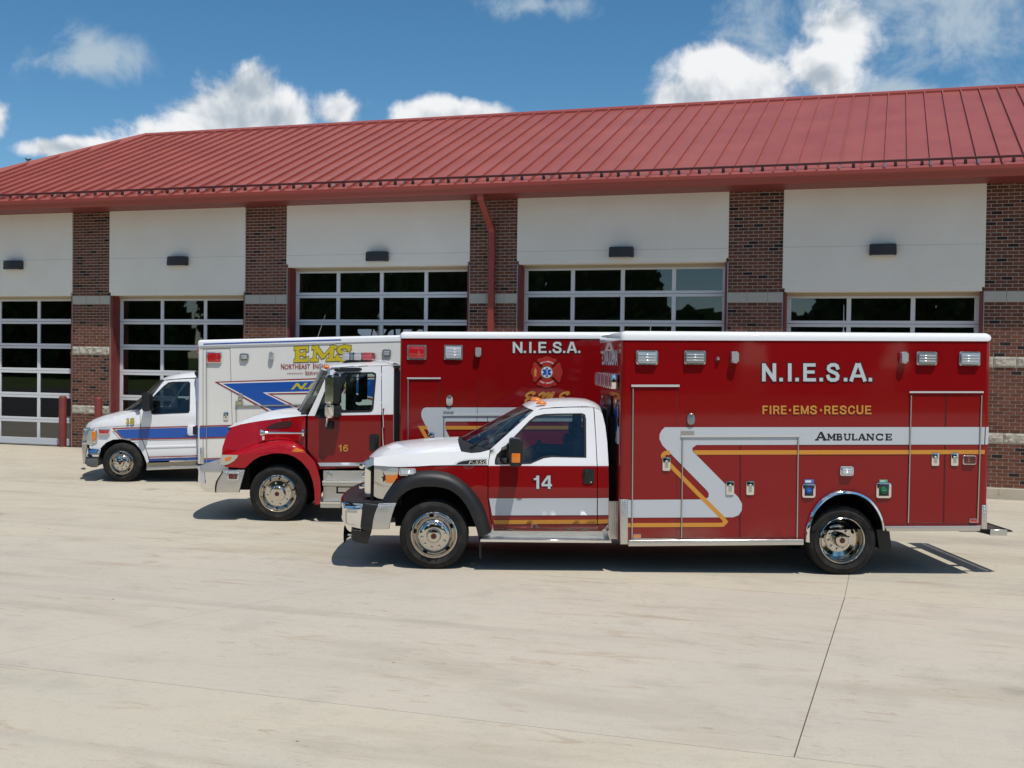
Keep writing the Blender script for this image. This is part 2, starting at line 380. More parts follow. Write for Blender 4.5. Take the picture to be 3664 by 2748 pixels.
# ------------------------------------------------------------------ ground
def sstep(a, b, x):
    t = max(0, min(1, (x-a)/(b-a))); return t*t*(3-2*t)
def gz(u, y):
    if y < -7: z = -.222
    elif y < -4.66: z = -.222+.037*(y+7)/2.34
    else: z = -.185+.18*(y+4.66)/4.66
    return z+(-.222-z)*sstep(15.5, 19.5, u)
def tn(w, p):
    n = w.new('ShaderNodeTexNoise'); w.l.new(p, n.inputs['Vector']); n.inputs['Scale'].default_value = 1.6; n.inputs['Detail'].default_value = 3; return n.outputs['Color']
def concrete(name, base, warm, blue):
    def bld(w, b):
        p = wpos(w); mp = w.new('ShaderNodeMapping'); w.l.new(p, mp.inputs[0]); mp.inputs['Rotation'].default_value = (0, 0, -.22); mp.inputs['Scale'].default_value = (.55, 2.3, 1)
        v = mp.outputs[0]
        big = w.noise(p, .35, 4, .55); mid = w.noise(v, 1.3, 6, .65, .5); streak = w.noise(v, 2.4, 8, .7, .7); fine = w.noise(p, 55, 3, .7); sand = w.noise(p, 260, 2, .6)
        c = w.mix(w.step(big, .32, .7), (*base, 1), (*warm, 1))
        c = w.mix(w.math('MULTIPLY', w.step(mid, .5, .78), .55), c, (*blue, 1))
        rust = w.math('MULTIPLY', w.step(streak, .54, .70), w.step(w.noise(p, .8, 3), .34, .6))
        c = w.mix(w.math('MULTIPLY', rust, .5), c, (.33, .215, .12, 1))
        thin = w.math('MULTIPLY', w.step(w.noise(v, 6.0, 5, .72, 1.2), .585, .65), w.step(w.noise(p, .55, 3), .42, .58))
        c = w.mix(w.math('MULTIPLY', thin, .45), c, (.30, .18, .10, 1))
        c = w.mix(w.math('MULTIPLY', w.step(w.noise(p, 1.7, 5, .6), .5, .75), .32), c, (.31, .285, .235, 1))
        c = w.mix(w.math('MULTIPLY', w.step(w.noise(v, .55, 5, .6, .4), .5, .72), .38), c, (.34, .285, .21, 1))
        c = w.mix(w.math('MULTIPLY', w.step(fine, .45, .8), .35), c, (.30, .27, .22, 1)); c = w.mix(w.math('MULTIPLY', w.step(w.noise(p, 11, 4, .65), .5, .78), .22), c, (.32, .285, .23, 1))
        mt = w.new('ShaderNodeMapping'); w.l.new(p, mt.inputs[0]); mt.inputs['Rotation'].default_value = (0, 0, -.3); mt.inputs['Scale'].default_value = (.035, .95, 1)
        tyre = w.step(w.noise(mt.outputs[0], 1.6, 3, .5), .55, .68); c = w.mix(w.math('MULTIPLY', tyre, .20), c, (.22, .20, .175, 1))      # old tyre tracks
        ck = w.new('ShaderNodeTexVoronoi', feature='DISTANCE_TO_EDGE'); w.l.new(w.vmath('ADD', p, w.vmath('MULTIPLY', w.vmath('SUBTRACT', tn(w, p), (.5, .5, .5)), (.9, .9, 0))), ck.inputs['Vector']); ck.inputs['Scale'].default_value = .42
        crk = w.math('MULTIPLY', w.step(ck.outputs['Distance'], .006, .0015), w.step(w.noise(p, .33, 2), .56, .64)); c = w.mix(w.math('MULTIPLY', crk, .10), c, (.16, .13, .10, 1))      # hairline cracks
        oil = w.new('ShaderNodeTexVoronoi'); w.l.new(w.vmath('ADD', p, w.vmath('MULTIPLY', tn(w, p), (.15, .15, 0))), oil.inputs[0]); oil.inputs['Scale'].default_value = .5
        c = w.mix(w.math('MULTIPLY', w.step(oil.outputs[0], .12, .03), .38), c, (.14, .12, .10, 1))
        spots = w.new('ShaderNodeTexVoronoi'); w.l.new(p, spots.inputs[0]); spots.inputs['Scale'].default_value = 1.1
        c = w.mix(w.step(spots.outputs[0], .02, .012), c, (.07, .06, .05, 1))
        w.l.new(c, b.inputs['Base Color']); b.inputs['Roughness'].default_value = .82; b.inputs['Specular IOR Level'].default_value = .3
        bump(w, b, w.math('ADD', w.math('MULTIPLY', fine, .7), w.math('MULTIPLY', sand, .3)), .22, .006)
    return mat(name, base, .8, build=bld)
CONG = concrete('grey_concrete', (.50, .447, .372), (.535, .475, .385), (.46, .43, .38))
CONW = concrete('warm_concrete', (.515, .465, .375), (.545, .485, .38), (.47, .442, .38))
def soil_b(w, b):
    p = wpos(w); c = w.mix(w.step(w.noise(p, .3, 5), .4, .65), (.05, .085, .025, 1), (.09, .11, .04, 1)); w.l.new(c, b.inputs['Base Color'])
gm = mat('grass_field', (.06, .09, .03), .95, build=soil_b, spec=.1)
g = mesh('ground', [(-900, -900, -.25), (900, -900, -.25), (900, 900, -.25), (-900, 900, -.25)], [(0, 1, 2, 3)], gm); tag(g, kind='structure')
JOINT = mat('joint_filler', (.05, .045, .04), .9)
base = mesh('joint_bed', [(-40, -46, -.243), (60, -46, -.243), (60, .2, -.243), (-40, .2, -.243)], [(0, 1, 2, 3)], JOINT, g)
def slab(cs, m, GL=.0025, GR=.0025):
    """one poured slab: four corners (u,y), its top following the apron's fall"""
    n = 14; G = .003; cx = sum(c[0] for c in cs)/4; cy = sum(c[1] for c in cs)/4
    q = []
    for (u, y) in cs: q.append((u+(GL if u < cx else -GR), y+(G if y < cy else -G)))
    bm = bmesh.new(); grid = []
    for j in range(n+1):
        row = []
        for i in range(n+1):
            s, t = i/n, j/n
            u = (q[0][0]*(1-s)+q[1][0]*s)*(1-t)+(q[3][0]*(1-s)+q[2][0]*s)*t; y = (q[0][1]*(1-s)+q[1][1]*s)*(1-t)+(q[3][1]*(1-s)+q[2][1]*s)*t
            row.append(bm.verts.new((u, y, gz(u, y))))
        grid.append(row)
    for j in range(n):
        for i in range(n): bm.faces.new((grid[j][i], grid[j][i+1], grid[j+1][i+1], grid[j+1][i]))
    rim = [e for e in bm.edges if e.is_boundary]; r = bmesh.ops.extrude_edge_only(bm, edges=rim)
    for v in r['geom']:
        if isinstance(v, bmesh.types.BMVert): v.co.z = -.2435
    return from_bm('concrete_slab', bm, m, g, True, 30)
J2, J4, J5 = -15.86, -10.55, -5.3
slab(((-12, -46), (9, -46), (9, J2), (-12, J2)), CONW); slab(((9, -46), (32, -46), (32, J2), (9, J2)), CONW); slab(((32, -46), (56, -46), (56, J2), (32, J2)), CONW)
for (a, b_, m_) in (((-12, -12), (5.6, 6.9), CONG), ((5.6, 6.9), (11.85, 13.75), CONG), ((11.85, 13.75), (18.33, 18.44), CONG), ((18.33, 18.44), (24.6, 24.6), CONG), ((24.6, 24.6), (56, 56), CONG)):
    slab(((a[0], J2), (b_[0], J2), (b_[1], J4), (a[1], J4)), m_, .0045 if a[0] == 18.33 else .0025, .0045 if b_[0] == 18.33 else .0025)
for (a, b_) in (((-30, -30), (-5, -5)), ((-5, -5), (1.4, 1.4)), ((1.4, 1.4), (6.9, 6.9)), ((6.9, 6.9), (13.75, 13.75)), ((13.75, 13.75), (18.44, 18.44)), ((18.44, 18.44), (24.6, 24.6)), ((24.6, 24.6), (56, 56))):
    slab(((a[0], J4), (b_[0], J4), (b_[1], J5), (a[1], J5)), CONW)
    slab(((a[0], J5), (b_[0], J5), (b_[1], -.02), (a[1], -.02)), CONW)

# ------------------------------------------------------------------ fire station
CR = .0677                                             # brick course
PW = 1.092                                             # pier width
PIERS = [-4.75, .013, 4.763, 10.233, 15.72, 20.473]    # left edge of each brick pier
ZS = 83.6*CR                                           # soffit
FS = empty('fire_station', (8, 0, 0)); tag(FS, 'long fire station with red metal roof, brick piers and white framed bay doors', 'building')
FSI = Matrix.Translation((-8, 0, 0))
class BP:
    """parts of the station are modelled in world metres; this shifts them under its empty"""
def put(o): o.matrix_parent_inverse = FSI; return o
def brick_b(w, b):
    a = w.new('ShaderNodeAttribute'); a.attribute_name = 'bv'; p = wpos(w)
    c = w.ramp(a.outputs['Fac'], [(0, (.018, .013, .013)), (.12, (.030, .014, .013)), (.2, (.105, .041, .024)), (.6, (.145, .054, .032)), (1, (.190, .070, .042))])
    n = w.noise(p, 60, 4, .7); c = w.mix(w.math('MULTIPLY', w.step(n, .45, .8), .55), c, (.07, .022, .02, 1))
    c = w.mix(w.math('MULTIPLY', w.step(w.noise(p, 1.2, 4), .5, .8), .2), c, (.2, .13, .10, 1))
    w.l.new(c, b.inputs['Base Color']); bump(w, b, n, .5, .004)
BRICK = mat('brick', (.11, .03, .025), .85, build=brick_b, spec=.25)
def mort_b(w, b):
    p = wpos(w); c = w.mix(w.noise(p, 30, 4), (.52, .48, .41, 1), (.62, .575, .50, 1)); w.l.new(c, b.inputs['Base Color']); bump(w, b, w.noise(p, 120, 3), .6, .004)
MORT = mat('mortar', (.4, .37, .32), .95, build=mort_b, spec=.15)
def stone_b(w, b):
    p = wpos(w); n = w.noise(p, 14, 6, .65); c = w.mix(n, (.36, .33, .27, 1), (.54, .50, .42, 1)); c = w.mix(w.math('MULTIPLY', w.step(w.noise(p, 45, 4), .55, .75), .5), c, (.25, .23, .2, 1)); w.l.new(c, b.inputs['Base Color']); bump(w, b, n, .6, .02)
STONE = mat('split_face_stone', (.4, .37, .3), .95, build=stone_b, spec=.15)
def prec_b(w, b):
    p = wpos(w); c = w.mix(w.noise(p, 6, 5), (.42, .405, .35, 1), (.50, .485, .425, 1)); w.l.new(c, b.inputs['Base Color']); bump(w, b, w.noise(p, 90, 3), .3, .003)
PREC = mat('smooth_precast_stone', (.38, .37, .33), .9, build=prec_b, spec=.2)
BW, BH, BM_ = .1985, CR, .0125
def brick_quads(u0, u1, r, y=0.):
    z0 = r*CR+BM_/2; z1 = (r+1)*CR-BM_/2; d = .012; e = .0035
    return [(u0+e, y, z0+e), (u1-e, y, z0+e), (u1-e, y, z1-e), (u0+e, y, z1-e), (u0, y+e, z0), (u1, y+e, z0), (u1, y+e, z1), (u0, y+e, z1), (u0, y+d, z0), (u1, y+d, z0), (u1, y+d, z1), (u0, y+d, z1)], \
        [(0, 1, 2, 3), (0, 4, 5, 1), (1, 5, 6, 2), (2, 6, 7, 3), (3, 7, 4, 0), (4, 8, 9, 5), (5, 9, 10, 6), (6, 10, 11, 7), (7, 11, 8, 4)]
def bvals():
    v = random.random(); return random.uniform(.02, .14) if v < .07 else random.uniform(.25, 1)
proto = {}
def proto_brick(L, k):
    key = (round(L, 3), k)
    if key not in proto:
        vs, fs = brick_quads(0, L, 0); me = bpy.data.meshes.new('brick'); me.from_pydata(vs, [], fs); me.materials.append(BRICK)
        at = me.attributes.new('bv', 'FLOAT', 'FACE'); val = [.03, .08, .35, .5, .65, .8, .95][k]
        for d in at.data: d.value = val
        proto[key] = me
    return proto[key]
def band(r): return 12 <= r < 15 or 33 <= r < 36 or 51 <= r < 54
nind = 0
for pi, u0 in enumerate(PIERS):
    wd = PW if pi < 5 else 2.6
    if pi == 0: u0 -= .9; wd += .9
    core = put(box('brick_pier', (u0, .011, -.02), (u0+wd, .42, ZS+.05), MORT, FS))
    vs, fs, bv = [], [], []
    for r in range(84):
        if band(r): continue
        x = u0 if r % 2 == 0 else u0-BW/2
        while x < u0+wd-.02:
            a = max(x, u0)+(BM_/2 if x > u0 else 0); b_ = min(x+BW, u0+wd)-(BM_/2 if x+BW < u0+wd-.01 else 0)
            if b_-a > .03:
                if pi == 5 and a < 21.36 and nind < 300:                      # the nearest pier: every brick on its own
                    k = random.choice((0, 1, 2, 3, 3, 4, 4, 5, 5, 6)) if random.random() < .4 else random.choice((2, 3, 4, 5, 6))
                    o = bpy.data.objects.new('brick', proto_brick(b_-a, k)); COL.objects.link(o); o.parent = core
                    o.location = (a, random.uniform(-.0015, .0015), r*CR); nind += 1
                else:
                    v, f = brick_quads(a, b_, r, random.uniform(-.0015, .0015)); n = len(vs); vs += v; fs += [tuple(i+n for i in q) for q in f]; val = bvals(); bv += [val]*len(f)
            x += BW
    o = mesh('brickwork', vs, fs, BRICK, core); tag(o, kind='stuff')
    at = o.data.attributes.new('bv', 'FLOAT', 'FACE')
    for d, v in zip(at.data, bv): d.value = v
    for (r0, rough) in ((12, 1), (33, 1), (51, 0)):
        x = u0-(.2 if r0 == 33 else .0); 
        while x < u0+wd-.02:
            a = max(x, u0)+.004; b_ = min(x+BW*2, u0+wd)-.004; z0 = r0*CR+.004; z1 = (r0+3)*CR-.004
            if rough:
                nx, nz = max(3, int((b_-a)/.035)), 6; v = []; f = []
                for j in range(nz+1):
                    for i in range(nx+1):
                        e = min(i, nx-i, j, nz-j); uu = a+(b_-a)*i/nx; zz = z0+(z1-z0)*j/nz
                        d = 0 if e == 0 else -.012-.022*mnoise.fractal(Vector((uu*9+pi*7, zz*9, r0)), 1, 2, 3)-random.uniform(0, .008)
                        v.append((uu, d, zz))
                for j in range(nz):
                    for i in range(nx): q = j*(nx+1)+i; f.append((q, q+1, q+nx+2, q+nx+1))
                mesh('stone_block', v, f, STONE, core)
            else: box('stone_block', (a, -.004, z0), (b_, .011, z1), PREC, core, .003, 1)
            x += BW*2
# right-hand pier stands on an exposed footing
fk = put(box('foundation_kerb', (13.0, -.035, -.242), (24, .45, -.012), CONW, FS, .01, 1))
def stucco_b(w, b):
    p = wpos(w); c = w.mix(w.step(w.noise(p, .9, 5), .3, .75), (.80, .77, .68, 1), (.85, .82, .74, 1)); w.l.new(c, b.inputs['Base Color']); bump(w, b, w.noise(p, 130, 3, .7), .5, .004)
STUCCO = mat('white_stucco', (.67, .66, .62), .95, build=stucco_b, spec=.2)
def steel_b(w, b):
    p = wpos(w); c = w.mix(w.step(w.noise(p, 2.5, 4), .35, .75), (.17, .030, .026, 1), (.22, .042, .034, 1)); w.l.new(c, b.inputs['Base Color'])
RSTEEL = mat('red_painted_steel', (.2, .035, .03), .5, build=steel_b)
DOORW = mat('white_door_aluminium', (.66, .68, .70), .42, spec=.5)
DBEIGE = mat('beige_weather_seal', (.42, .36, .26), .8)
BRONZE = mat('dark_bronze', (.030, .026, .027), .45)
LENSW = mat('frosted_lens', (.55, .55, .52), .4)
BAYS = [('far left bay cut by the picture edge', 0, 12), ('second bay from the left', 1, 12), ('bay left of the downspout', 2, 14), ('bay right of the downspout', 3, 14), ('rightmost bay', 4, 12)]
LPX = [b1(69, 550), b1(999, 527), b2(1100, 638), b3(849, 707), b4(1016, 868)]
for k, (where, pi, ft) in enumerate(BAYS):
    a = PIERS[pi]+PW; b_ = PIERS[pi+1]; zt = ft*.3048
    # header
    hd = put(box('header_panel', (a-.015, -.035, zt+.075), (b_+.015, .34, ZS+.01), STUCCO, FS, .006, 1))
    box('header_return', (a+.03, -.030, zt), (b_-.03, .34, zt+.078), STUCCO, hd, .004, 1)
    jz = 4.53
    box('joint_line', (a-.012, -.0362, jz), (b_+.012, -.034, jz+.009), mat('joint_shadow', (.56, .54, .49), .95), hd)
    # jambs
    put(box('door_jamb', (a-.002, .02, 0), (a+.05, .40, zt), RSTEEL, FS)); put(box('door_jamb', (b_-.05, .02, 0), (b_+.002, .40, zt), RSTEEL, FS))
    put(box('corner_guard', (a-.016, -.008, 0), (a-.002, .02, zt), ALU, FS)); put(box('corner_guard', (b_+.002, -.008, 0), (b_+.016, .02, zt), ALU, FS))
    nrow = ft//2; ncol = 3 if ft == 12 else 4; L, Rr = a+.05, b_-.05; yd = .30; hs = zt/nrow
    door = put(empty('garage_door', ((L+Rr)/2, yd, 0), 0, FS)); DI = Matrix.Translation((-(L+Rr)/2, -yd, 0))
    def dp(o): o.matrix_parent_inverse = DI; return o
    st = .085
    dp(box('weather_seal', (L-.03, yd-.03, zt-.07), (Rr+.03, yd+.02, zt+.01), DBEIGE, door))
    cw = (Rr-L)/ncol
    for r in range(nrow):
        z0, z1 = r*hs, (r+1)*hs
        lo = .16 if r == 0 else .062; hi = .062 if r < nrow-1 else .11
        dp(box('rail', (L, yd, z0+.0035), (Rr, yd+.045, z0+lo), DOORW, door, .004, 1)); dp(box('rail', (L, yd, z1-hi), (Rr, yd+.045, z1-.0035), DOORW, door, .004, 1))
        for c in range(ncol+1):
            x = L+c*cw; s0, s1 = (x, x+st) if c == 0 else ((x-st, x) if c == ncol else (x-st/2, x+st/2))
            dp(box('stile', (s0, yd+.0015, z0+lo), (s1, yd+.043, z1-hi), DOORW, door, .004, 1))
        for c in range(ncol):
            xa = L+c*cw+(st if c == 0 else st/2); xb = L+(c+1)*cw-(st if c == ncol-1 else st/2); za, zb = z0+lo, z1-hi
            dp(mesh('pane', [(xa, yd+.026, za), (xb, yd+.026, za), (xb, yd+.026, zb), (xa, yd+.026, zb)], [(0, 1, 2, 3)], DGLASS, door))
    if k == 2:
        # approximate white letter shapes laid flat on the third row of panes
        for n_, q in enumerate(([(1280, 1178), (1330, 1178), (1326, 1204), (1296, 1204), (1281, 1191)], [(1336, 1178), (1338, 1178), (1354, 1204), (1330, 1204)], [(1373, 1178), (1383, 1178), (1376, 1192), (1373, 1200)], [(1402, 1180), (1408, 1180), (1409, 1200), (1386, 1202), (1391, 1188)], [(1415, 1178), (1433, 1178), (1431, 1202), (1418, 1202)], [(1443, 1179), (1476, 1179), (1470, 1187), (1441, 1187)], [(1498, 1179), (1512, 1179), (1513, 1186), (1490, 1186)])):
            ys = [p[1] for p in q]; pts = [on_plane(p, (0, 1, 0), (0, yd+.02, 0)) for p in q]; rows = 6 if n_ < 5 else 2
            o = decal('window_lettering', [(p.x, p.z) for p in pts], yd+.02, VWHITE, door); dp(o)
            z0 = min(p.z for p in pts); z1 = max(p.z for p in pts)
    # sconce
    c = on_plane(LPX[k], (0, 1, 0), (0, -.14, 0)); lt = empty('wall_light', (c.x, -.036, c.z-.105))
    tag(lt, 'dark bronze light on white header, ' + where, 'wall light', 'wall lights above the bay doors')
    wv, dv, hv = .25, .19, .21; prof = [(-wv, 0)]+[(-wv+.0+2*wv*t, -dv*(.72+.28*math.sin(math.pi*t))) for t in [i/10 for i in range(11)]]+[(wv, 0)]
    bm = bmesh.new(); lo_ = [bm.verts.new((x, y, 0)) for x, y in prof]; hi_ = [bm.verts.new((x*.985, y*.93, hv)) for x, y in prof]; n = len(prof)
    for i in range(n): bm.faces.new((lo_[i], lo_[(i+1) % n], hi_[(i+1) % n], hi_[i]))
    bm.faces.new(hi_); bm.faces.new(lo_[::-1]); fcs = [e for e in bm.edges if not e.is_boundary]
    bmesh.ops.bevel(bm, geom=[e for e in bm.edges if abs(e.verts[0].co.z-e.verts[1].co.z) < .001], offset=.012, segments=2, affect='EDGES')
    from_bm('housing', bm, BRONZE, lt, True, 30)
    box('lens', (-wv*.8, -dv*.75, -.012), (wv*.8, -.03, .004), LENSW, lt)
    box('back_plate', (-.12, -.012, .03), (.12, .0, .18), BRONZE, lt)
# interior of the apparatus bays
INT = mat('bay_interior', (.28, .28, .26), .9); FLO = mat('bay_floor', (.30, .29, .27), .5)
put(mesh('bay_floor', [(-5.5, .2, -.004), (24, .2, -.004), (24, 13, -.004), (-5.5, 13, -.004)], [(0, 1, 2, 3)], FLO, FS))
put(mesh('interior_wall', [(-5.6, 13, -.2), (24, 13, -.2), (24, 13, 5.7), (-5.6, 13, 5.7), (-5.6, .42, -.2), (-5.6, .42, 5.7), (24, .42, -.2), (24, .42, 5.7)], [(0, 1, 2, 3), (0, 3, 5, 4), (1, 6, 7, 2), (3, 2, 7, 5)], INT, FS))
put(mesh('rear_wall', [(-5.75, 13.3, -.25), (24, 13.3, -.25), (24, 13.3, 5.7), (-5.75, 13.3, 5.7), (-5.75, .0, -.25), (-5.75, .0, 5.7)], [(0, 1, 2, 3), (0, 3, 5, 4)], BRICK, FS))
# roof
EY, EZ, RM = -.76, 5.86, 5/12; RY = 6.36; RZ = EZ+RM*(RY-EY)
RU0, RU1 = -2.5, 26.0; EU0 = -6.1
def roof_b(w, b):
    p = wpos(w); n = w.noise(p, .9, 5); c = w.mix(w.step(n, .3, .75), (.295, .066, .051, 1), (.345, .084, .064, 1)); c = w.mix(w.math('MULTIPLY', w.noise(p, 40, 3), .12), c, (.36, .13, .11, 1)); w.l.new(c, b.inputs['Base Color'])
    w.l.new(w.math('ADD', .34, w.math('MULTIPLY', n, .14)), b.inputs['Roughness']); bump(w, b, w.noise(p, 1.6, 3), .06, .02)
ROOF = mat('red_metal_roofing', (.29, .058, .052), .4, build=roof_b)
TRIMR = mat('roof_trim_red', (.29, .050, .036), .45); FASC = mat('dark_red_fascia', (.20, .034, .029), .5)
rf = put(empty('roof', (10, 0, EZ), 0, FS)); RI = Matrix.Translation((-10, 0, -EZ))
def rp(o): o.matrix_parent_inverse = RI; return o
def rz(y): return EZ+RM*(y-EY)
SP = .406; u = 19.08
while u > EU0-.1: u -= SP
k = 0
while u < RU1:
    ua, ub = max(u, EU0), min(u+SP, RU1); u += SP
    def ytop(x): return RY if x >= RU0 else EY+(RY-EY)*max(0, (x-EU0)/(RU0-EU0))
    if ub-ua < .02: continue
    ya, yb = ytop(ua), ytop(ub); h = .058; s = .014; t = h
    vs = [(ua+s, EY, rz(EY)), (ub-s, EY, rz(EY)), (ub-s, yb, rz(yb)), (ua+s, ya, rz(ya)), (ua+s, EY, rz(EY)+t), (ua+s, ya, rz(ya)+t), (ua-s, EY, rz(EY)+t), (ua-s, ya, rz(ya)+t), (ua-s, EY, rz(EY)), (ua-s, ya, rz(ya))]
    rp(mesh('roof_panel', vs, [(0, 1, 2, 3), (0, 3, 5, 4), (4, 5, 7, 6), (6, 7, 9, 8), (0, 4, 6, 8)], ROOF, rf))
rp(mesh('end_slope', [(EU0, EY, EZ), (RU0, RY, RZ), (EU0, 2*RY-EY, EZ)], [(0, 1, 2)], ROOF, rf))
rp(mesh('rear_slope', [(EU0, 2*RY-EY, EZ), (RU0, RY, RZ), (RU1, RY, RZ), (RU1, 2*RY-EY, EZ)], [(0, 1, 2, 3)], ROOF, rf))
rp(mesh('ridge_cap', [(RU0, RY-.14, rz(RY-.14)+.05), (RU1, RY-.14, rz(RY-.14)+.05), (RU1, RY, RZ+.075), (RU0, RY, RZ+.075), (RU1, RY+.14, rz(RY-.14)+.05), (RU0, RY+.14, rz(RY-.14)+.05), (RU0, RY-.14, rz(RY-.14)), (RU1, RY-.14, rz(RY-.14))], [(0, 1, 2, 3), (3, 2, 4, 5), (6, 7, 1, 0)], TRIMR, rf))
hv_ = Vector((RU0-EU0, RY-EY, RZ-EZ)).normalized(); sv = Vector((1, -.5, 0)).normalized()*.09
A_, B_ = Vector((EU0, EY, EZ)), Vector((RU0, RY, RZ))
rp(mesh('hip_cap', [A_+sv*1.6+Vector((0, 0, -.06)), B_+sv*1.6+Vector((0, 0, -.06)), B_+Vector((0, 0, .085)), A_+Vector((0, 0, .085)), B_-sv*1.6+Vector((0, 0, -.08)), A_-sv*1.6+Vector((0, 0, -.08))], [(0, 1, 2, 3), (3, 2, 4, 5)], TRIMR, rf))
# gutter, soffit
gp = [(-.745, 5.66), (-.845, 5.66), (-.868, 5.70), (-.888, 5.76), (-.912, 5.79), (-.915, 5.855), (-.900, 5.86), (-.895, 5.80), (-.76, 5.80)]
rp(mesh('gutter', [(x, y, z) for x in (EU0-.1, RU1) for y, z in gp], [(i, i+1, i+1+len(gp), i+len(gp)) for i in range(len(gp)-1)], TRIMR, rf, False))
rp(box('soffit', (EU0, -.76, 5.655), (RU1, .0, 5.67), FASC, rf)); rp(box('fascia', (EU0, -.772, 5.665), (RU1, -.745, 5.86), FASC, rf))
# snow rail
ry = -.50; rzz = rz(ry)+.075
rp(box('snow_rail', (EU0+.3, ry-.02, rzz), (RU1, ry+.012, rzz+.045), mat('dark_red_steel', (.075, .014, .013), .5), rf, .006, 1))
bx_me = None; u = 19.08-SP*62; i = 0
CLIPB = mat('brown_rubber', (.022, .014, .012), .7)
while u < RU1-.3:
    i += 1
    for dx in ([.19] if i % 3 else [.25]):
        o = rp(box('snow_block', (u+dx-.028, ry-.05, rz(ry-.05)+.012), (u+dx+.028, ry+.01, rz(ry)+.07), CLIPB, rf, .01, 1)) if u > EU0+.5 else None
    if i % 2 == 0 and u > EU0+.5: rp(mesh('seam_clip', [(u-.022, ry-.15, rz(ry-.15)+.05), (u+.022, ry-.15, rz(ry-.15)+.05), (u+.022, ry, rzz+.01), (u-.022, ry, rzz+.01), (u-.022, ry-.15, rz(ry-.15)), (u+.022, ry-.15, rz(ry-.15))], [(0, 1, 2, 3), (4, 5, 1, 0)], ALU, rf))
    u += SP
# downspout: an oval outlet, an elbow to the wall and the straight pipe
e5 = crop(1680, 640, .19289)
pA = on_plane(e5(272, 275), (0, 1, 0), (0, -.80, 0)); pD = on_plane(e5(425, 700), (0, 1, 0), (0, -.07, 0))
def rect_pipe(name, path, w_, d_, m, parent):
    cur = []
    for x, y, z in path: cur.append([(x-w_/2, y-d_/2, z), (x+w_/2, y-d_/2, z), (x+w_/2, y+d_/2, z), (x-w_/2, y+d_/2, z), (x-w_/2, y-d_/2, z)])
    return loft(name, cur, m, parent, False)
ux = pD.x; ds = put(rect_pipe('downspout', [(ux, -.80, 5.70), (ux, -.80, 5.60), (ux, -.79, 5.54), (ux, -.42, 5.25), (ux, -.12, 5.02), (ux, -.075, 4.95), (ux, -.07, 4.85), (ux, -.07, .12)], .128, .10, TRIMR, FS))
for z in (4.4, 2.6, .9): box('strap', (ux-.08, -.128, z), (ux+.08, -.0, z+.035), TRIMR, ds)
# wing roof and flue beyond the hip
wz = on_plane((0, 612), (0, 1, 0), (0, RY, 0)); wz = wz.z
put(mesh('wing_roof', [(-22, RY, wz), (-3.2, RY, wz), (-3.2, RY-4, wz-4*RM), (-22, RY-4, wz-4*RM), (-3.2, RY+4, wz-4*RM), (-22, RY+4, wz-4*RM)], [(0, 1, 2, 3), (1, 0, 5, 4)], ROOF, FS))
put(box('wing_wall', (-22, RY-3.4, -.2), (-5.8, RY+3.4, wz-4*RM+.1), BRICK, FS))
vb = on_plane((101, 600), (0, 1, 0), (0, RY+1.2, 0)); sc = 4139/ (vb-CAM).dot(_f)
H = 32/sc; fl = put(lathe('flue_pipe', [(.001, 0), (.036, 0), (.036, .001)], (0, 0, 0), ALU, FS)); bpy.data.objects.remove(fl)
def zl(name, prof, c, m, parent, n=20):
    vs, fs = [], []
    for r, z in prof:
        for k in range(n): vs.append((c[0]+r*math.cos(2*math.pi*k/n), c[1]+r*math.sin(2*math.pi*k/n), c[2]+z))
    for i in range(len(prof)-1):
        for k in range(n): fs.append((i*n+k, i*n+(k+1) % n, (i+1)*n+(k+1) % n, (i+1)*n+k))
    fs.append(tuple(range((len(prof)-1)*n, len(prof)*n))); return mesh(name, vs, fs, m, parent, True)
q = 1/sc
fl = put(zl('flue_pipe', [(6.5*q, -60*q), (6.5*q, 16*q), (9*q, 17*q), (9*q, 19*q), (6.5*q, 20*q), (6.5*q, 26*q), (9.5*q, 30*q)], vb, mat('galvanised_steel', (.33, .34, .34), .4, .8), FS))
zl('flue_cap', [(11.5*q, 30*q), (12*q, 31.5*q), (2*q, 34*q)], vb, mat('galvanised_steel'), fl)
# bollards
BOL = mat('red_bollard_paint', (.27, .045, .038), .55, build=steel_b)
def bollard(px, top, wpx, label):
    p = on_plane(px, (0, 0, 1), (0, 0, gz(1.2, -.9))); sc = FPX/(p-CAM).dot(_f); h = (px[1]-top)/sc; r = wpx/2/sc
    o = zl('bollard', [(r, -.05), (r, h-r*.45), (r*.92, h-r*.2), (r*.7, h-r*.05), (r*.3, h)], p, BOL, None); tag(o, label, 'bollard', 'bollards beside the bay doors'); return p
pb = bollard(b1(354, 1585), b1(0, 1290)[1], 27, 'red steel bollard in front of the leftmost bay door')
p2 = on_plane(b1(556, 1450), (0, 1, 0), (0, -.50, 0)); zt2 = on_plane(b1(556, 1297), (0, 1, 0), (0, -.50, 0)).z
o = zl('bollard', [(.09, -zt2-.1), (.09, -.05), (.083, -.02), (.063, -.005), (.027, 0)], (p2.x, p2.y, zt2), BOL, None); tag(o, 'red steel bollard at the brick pier behind the white ambulance hood', 'bollard', 'bollards beside the bay doors')

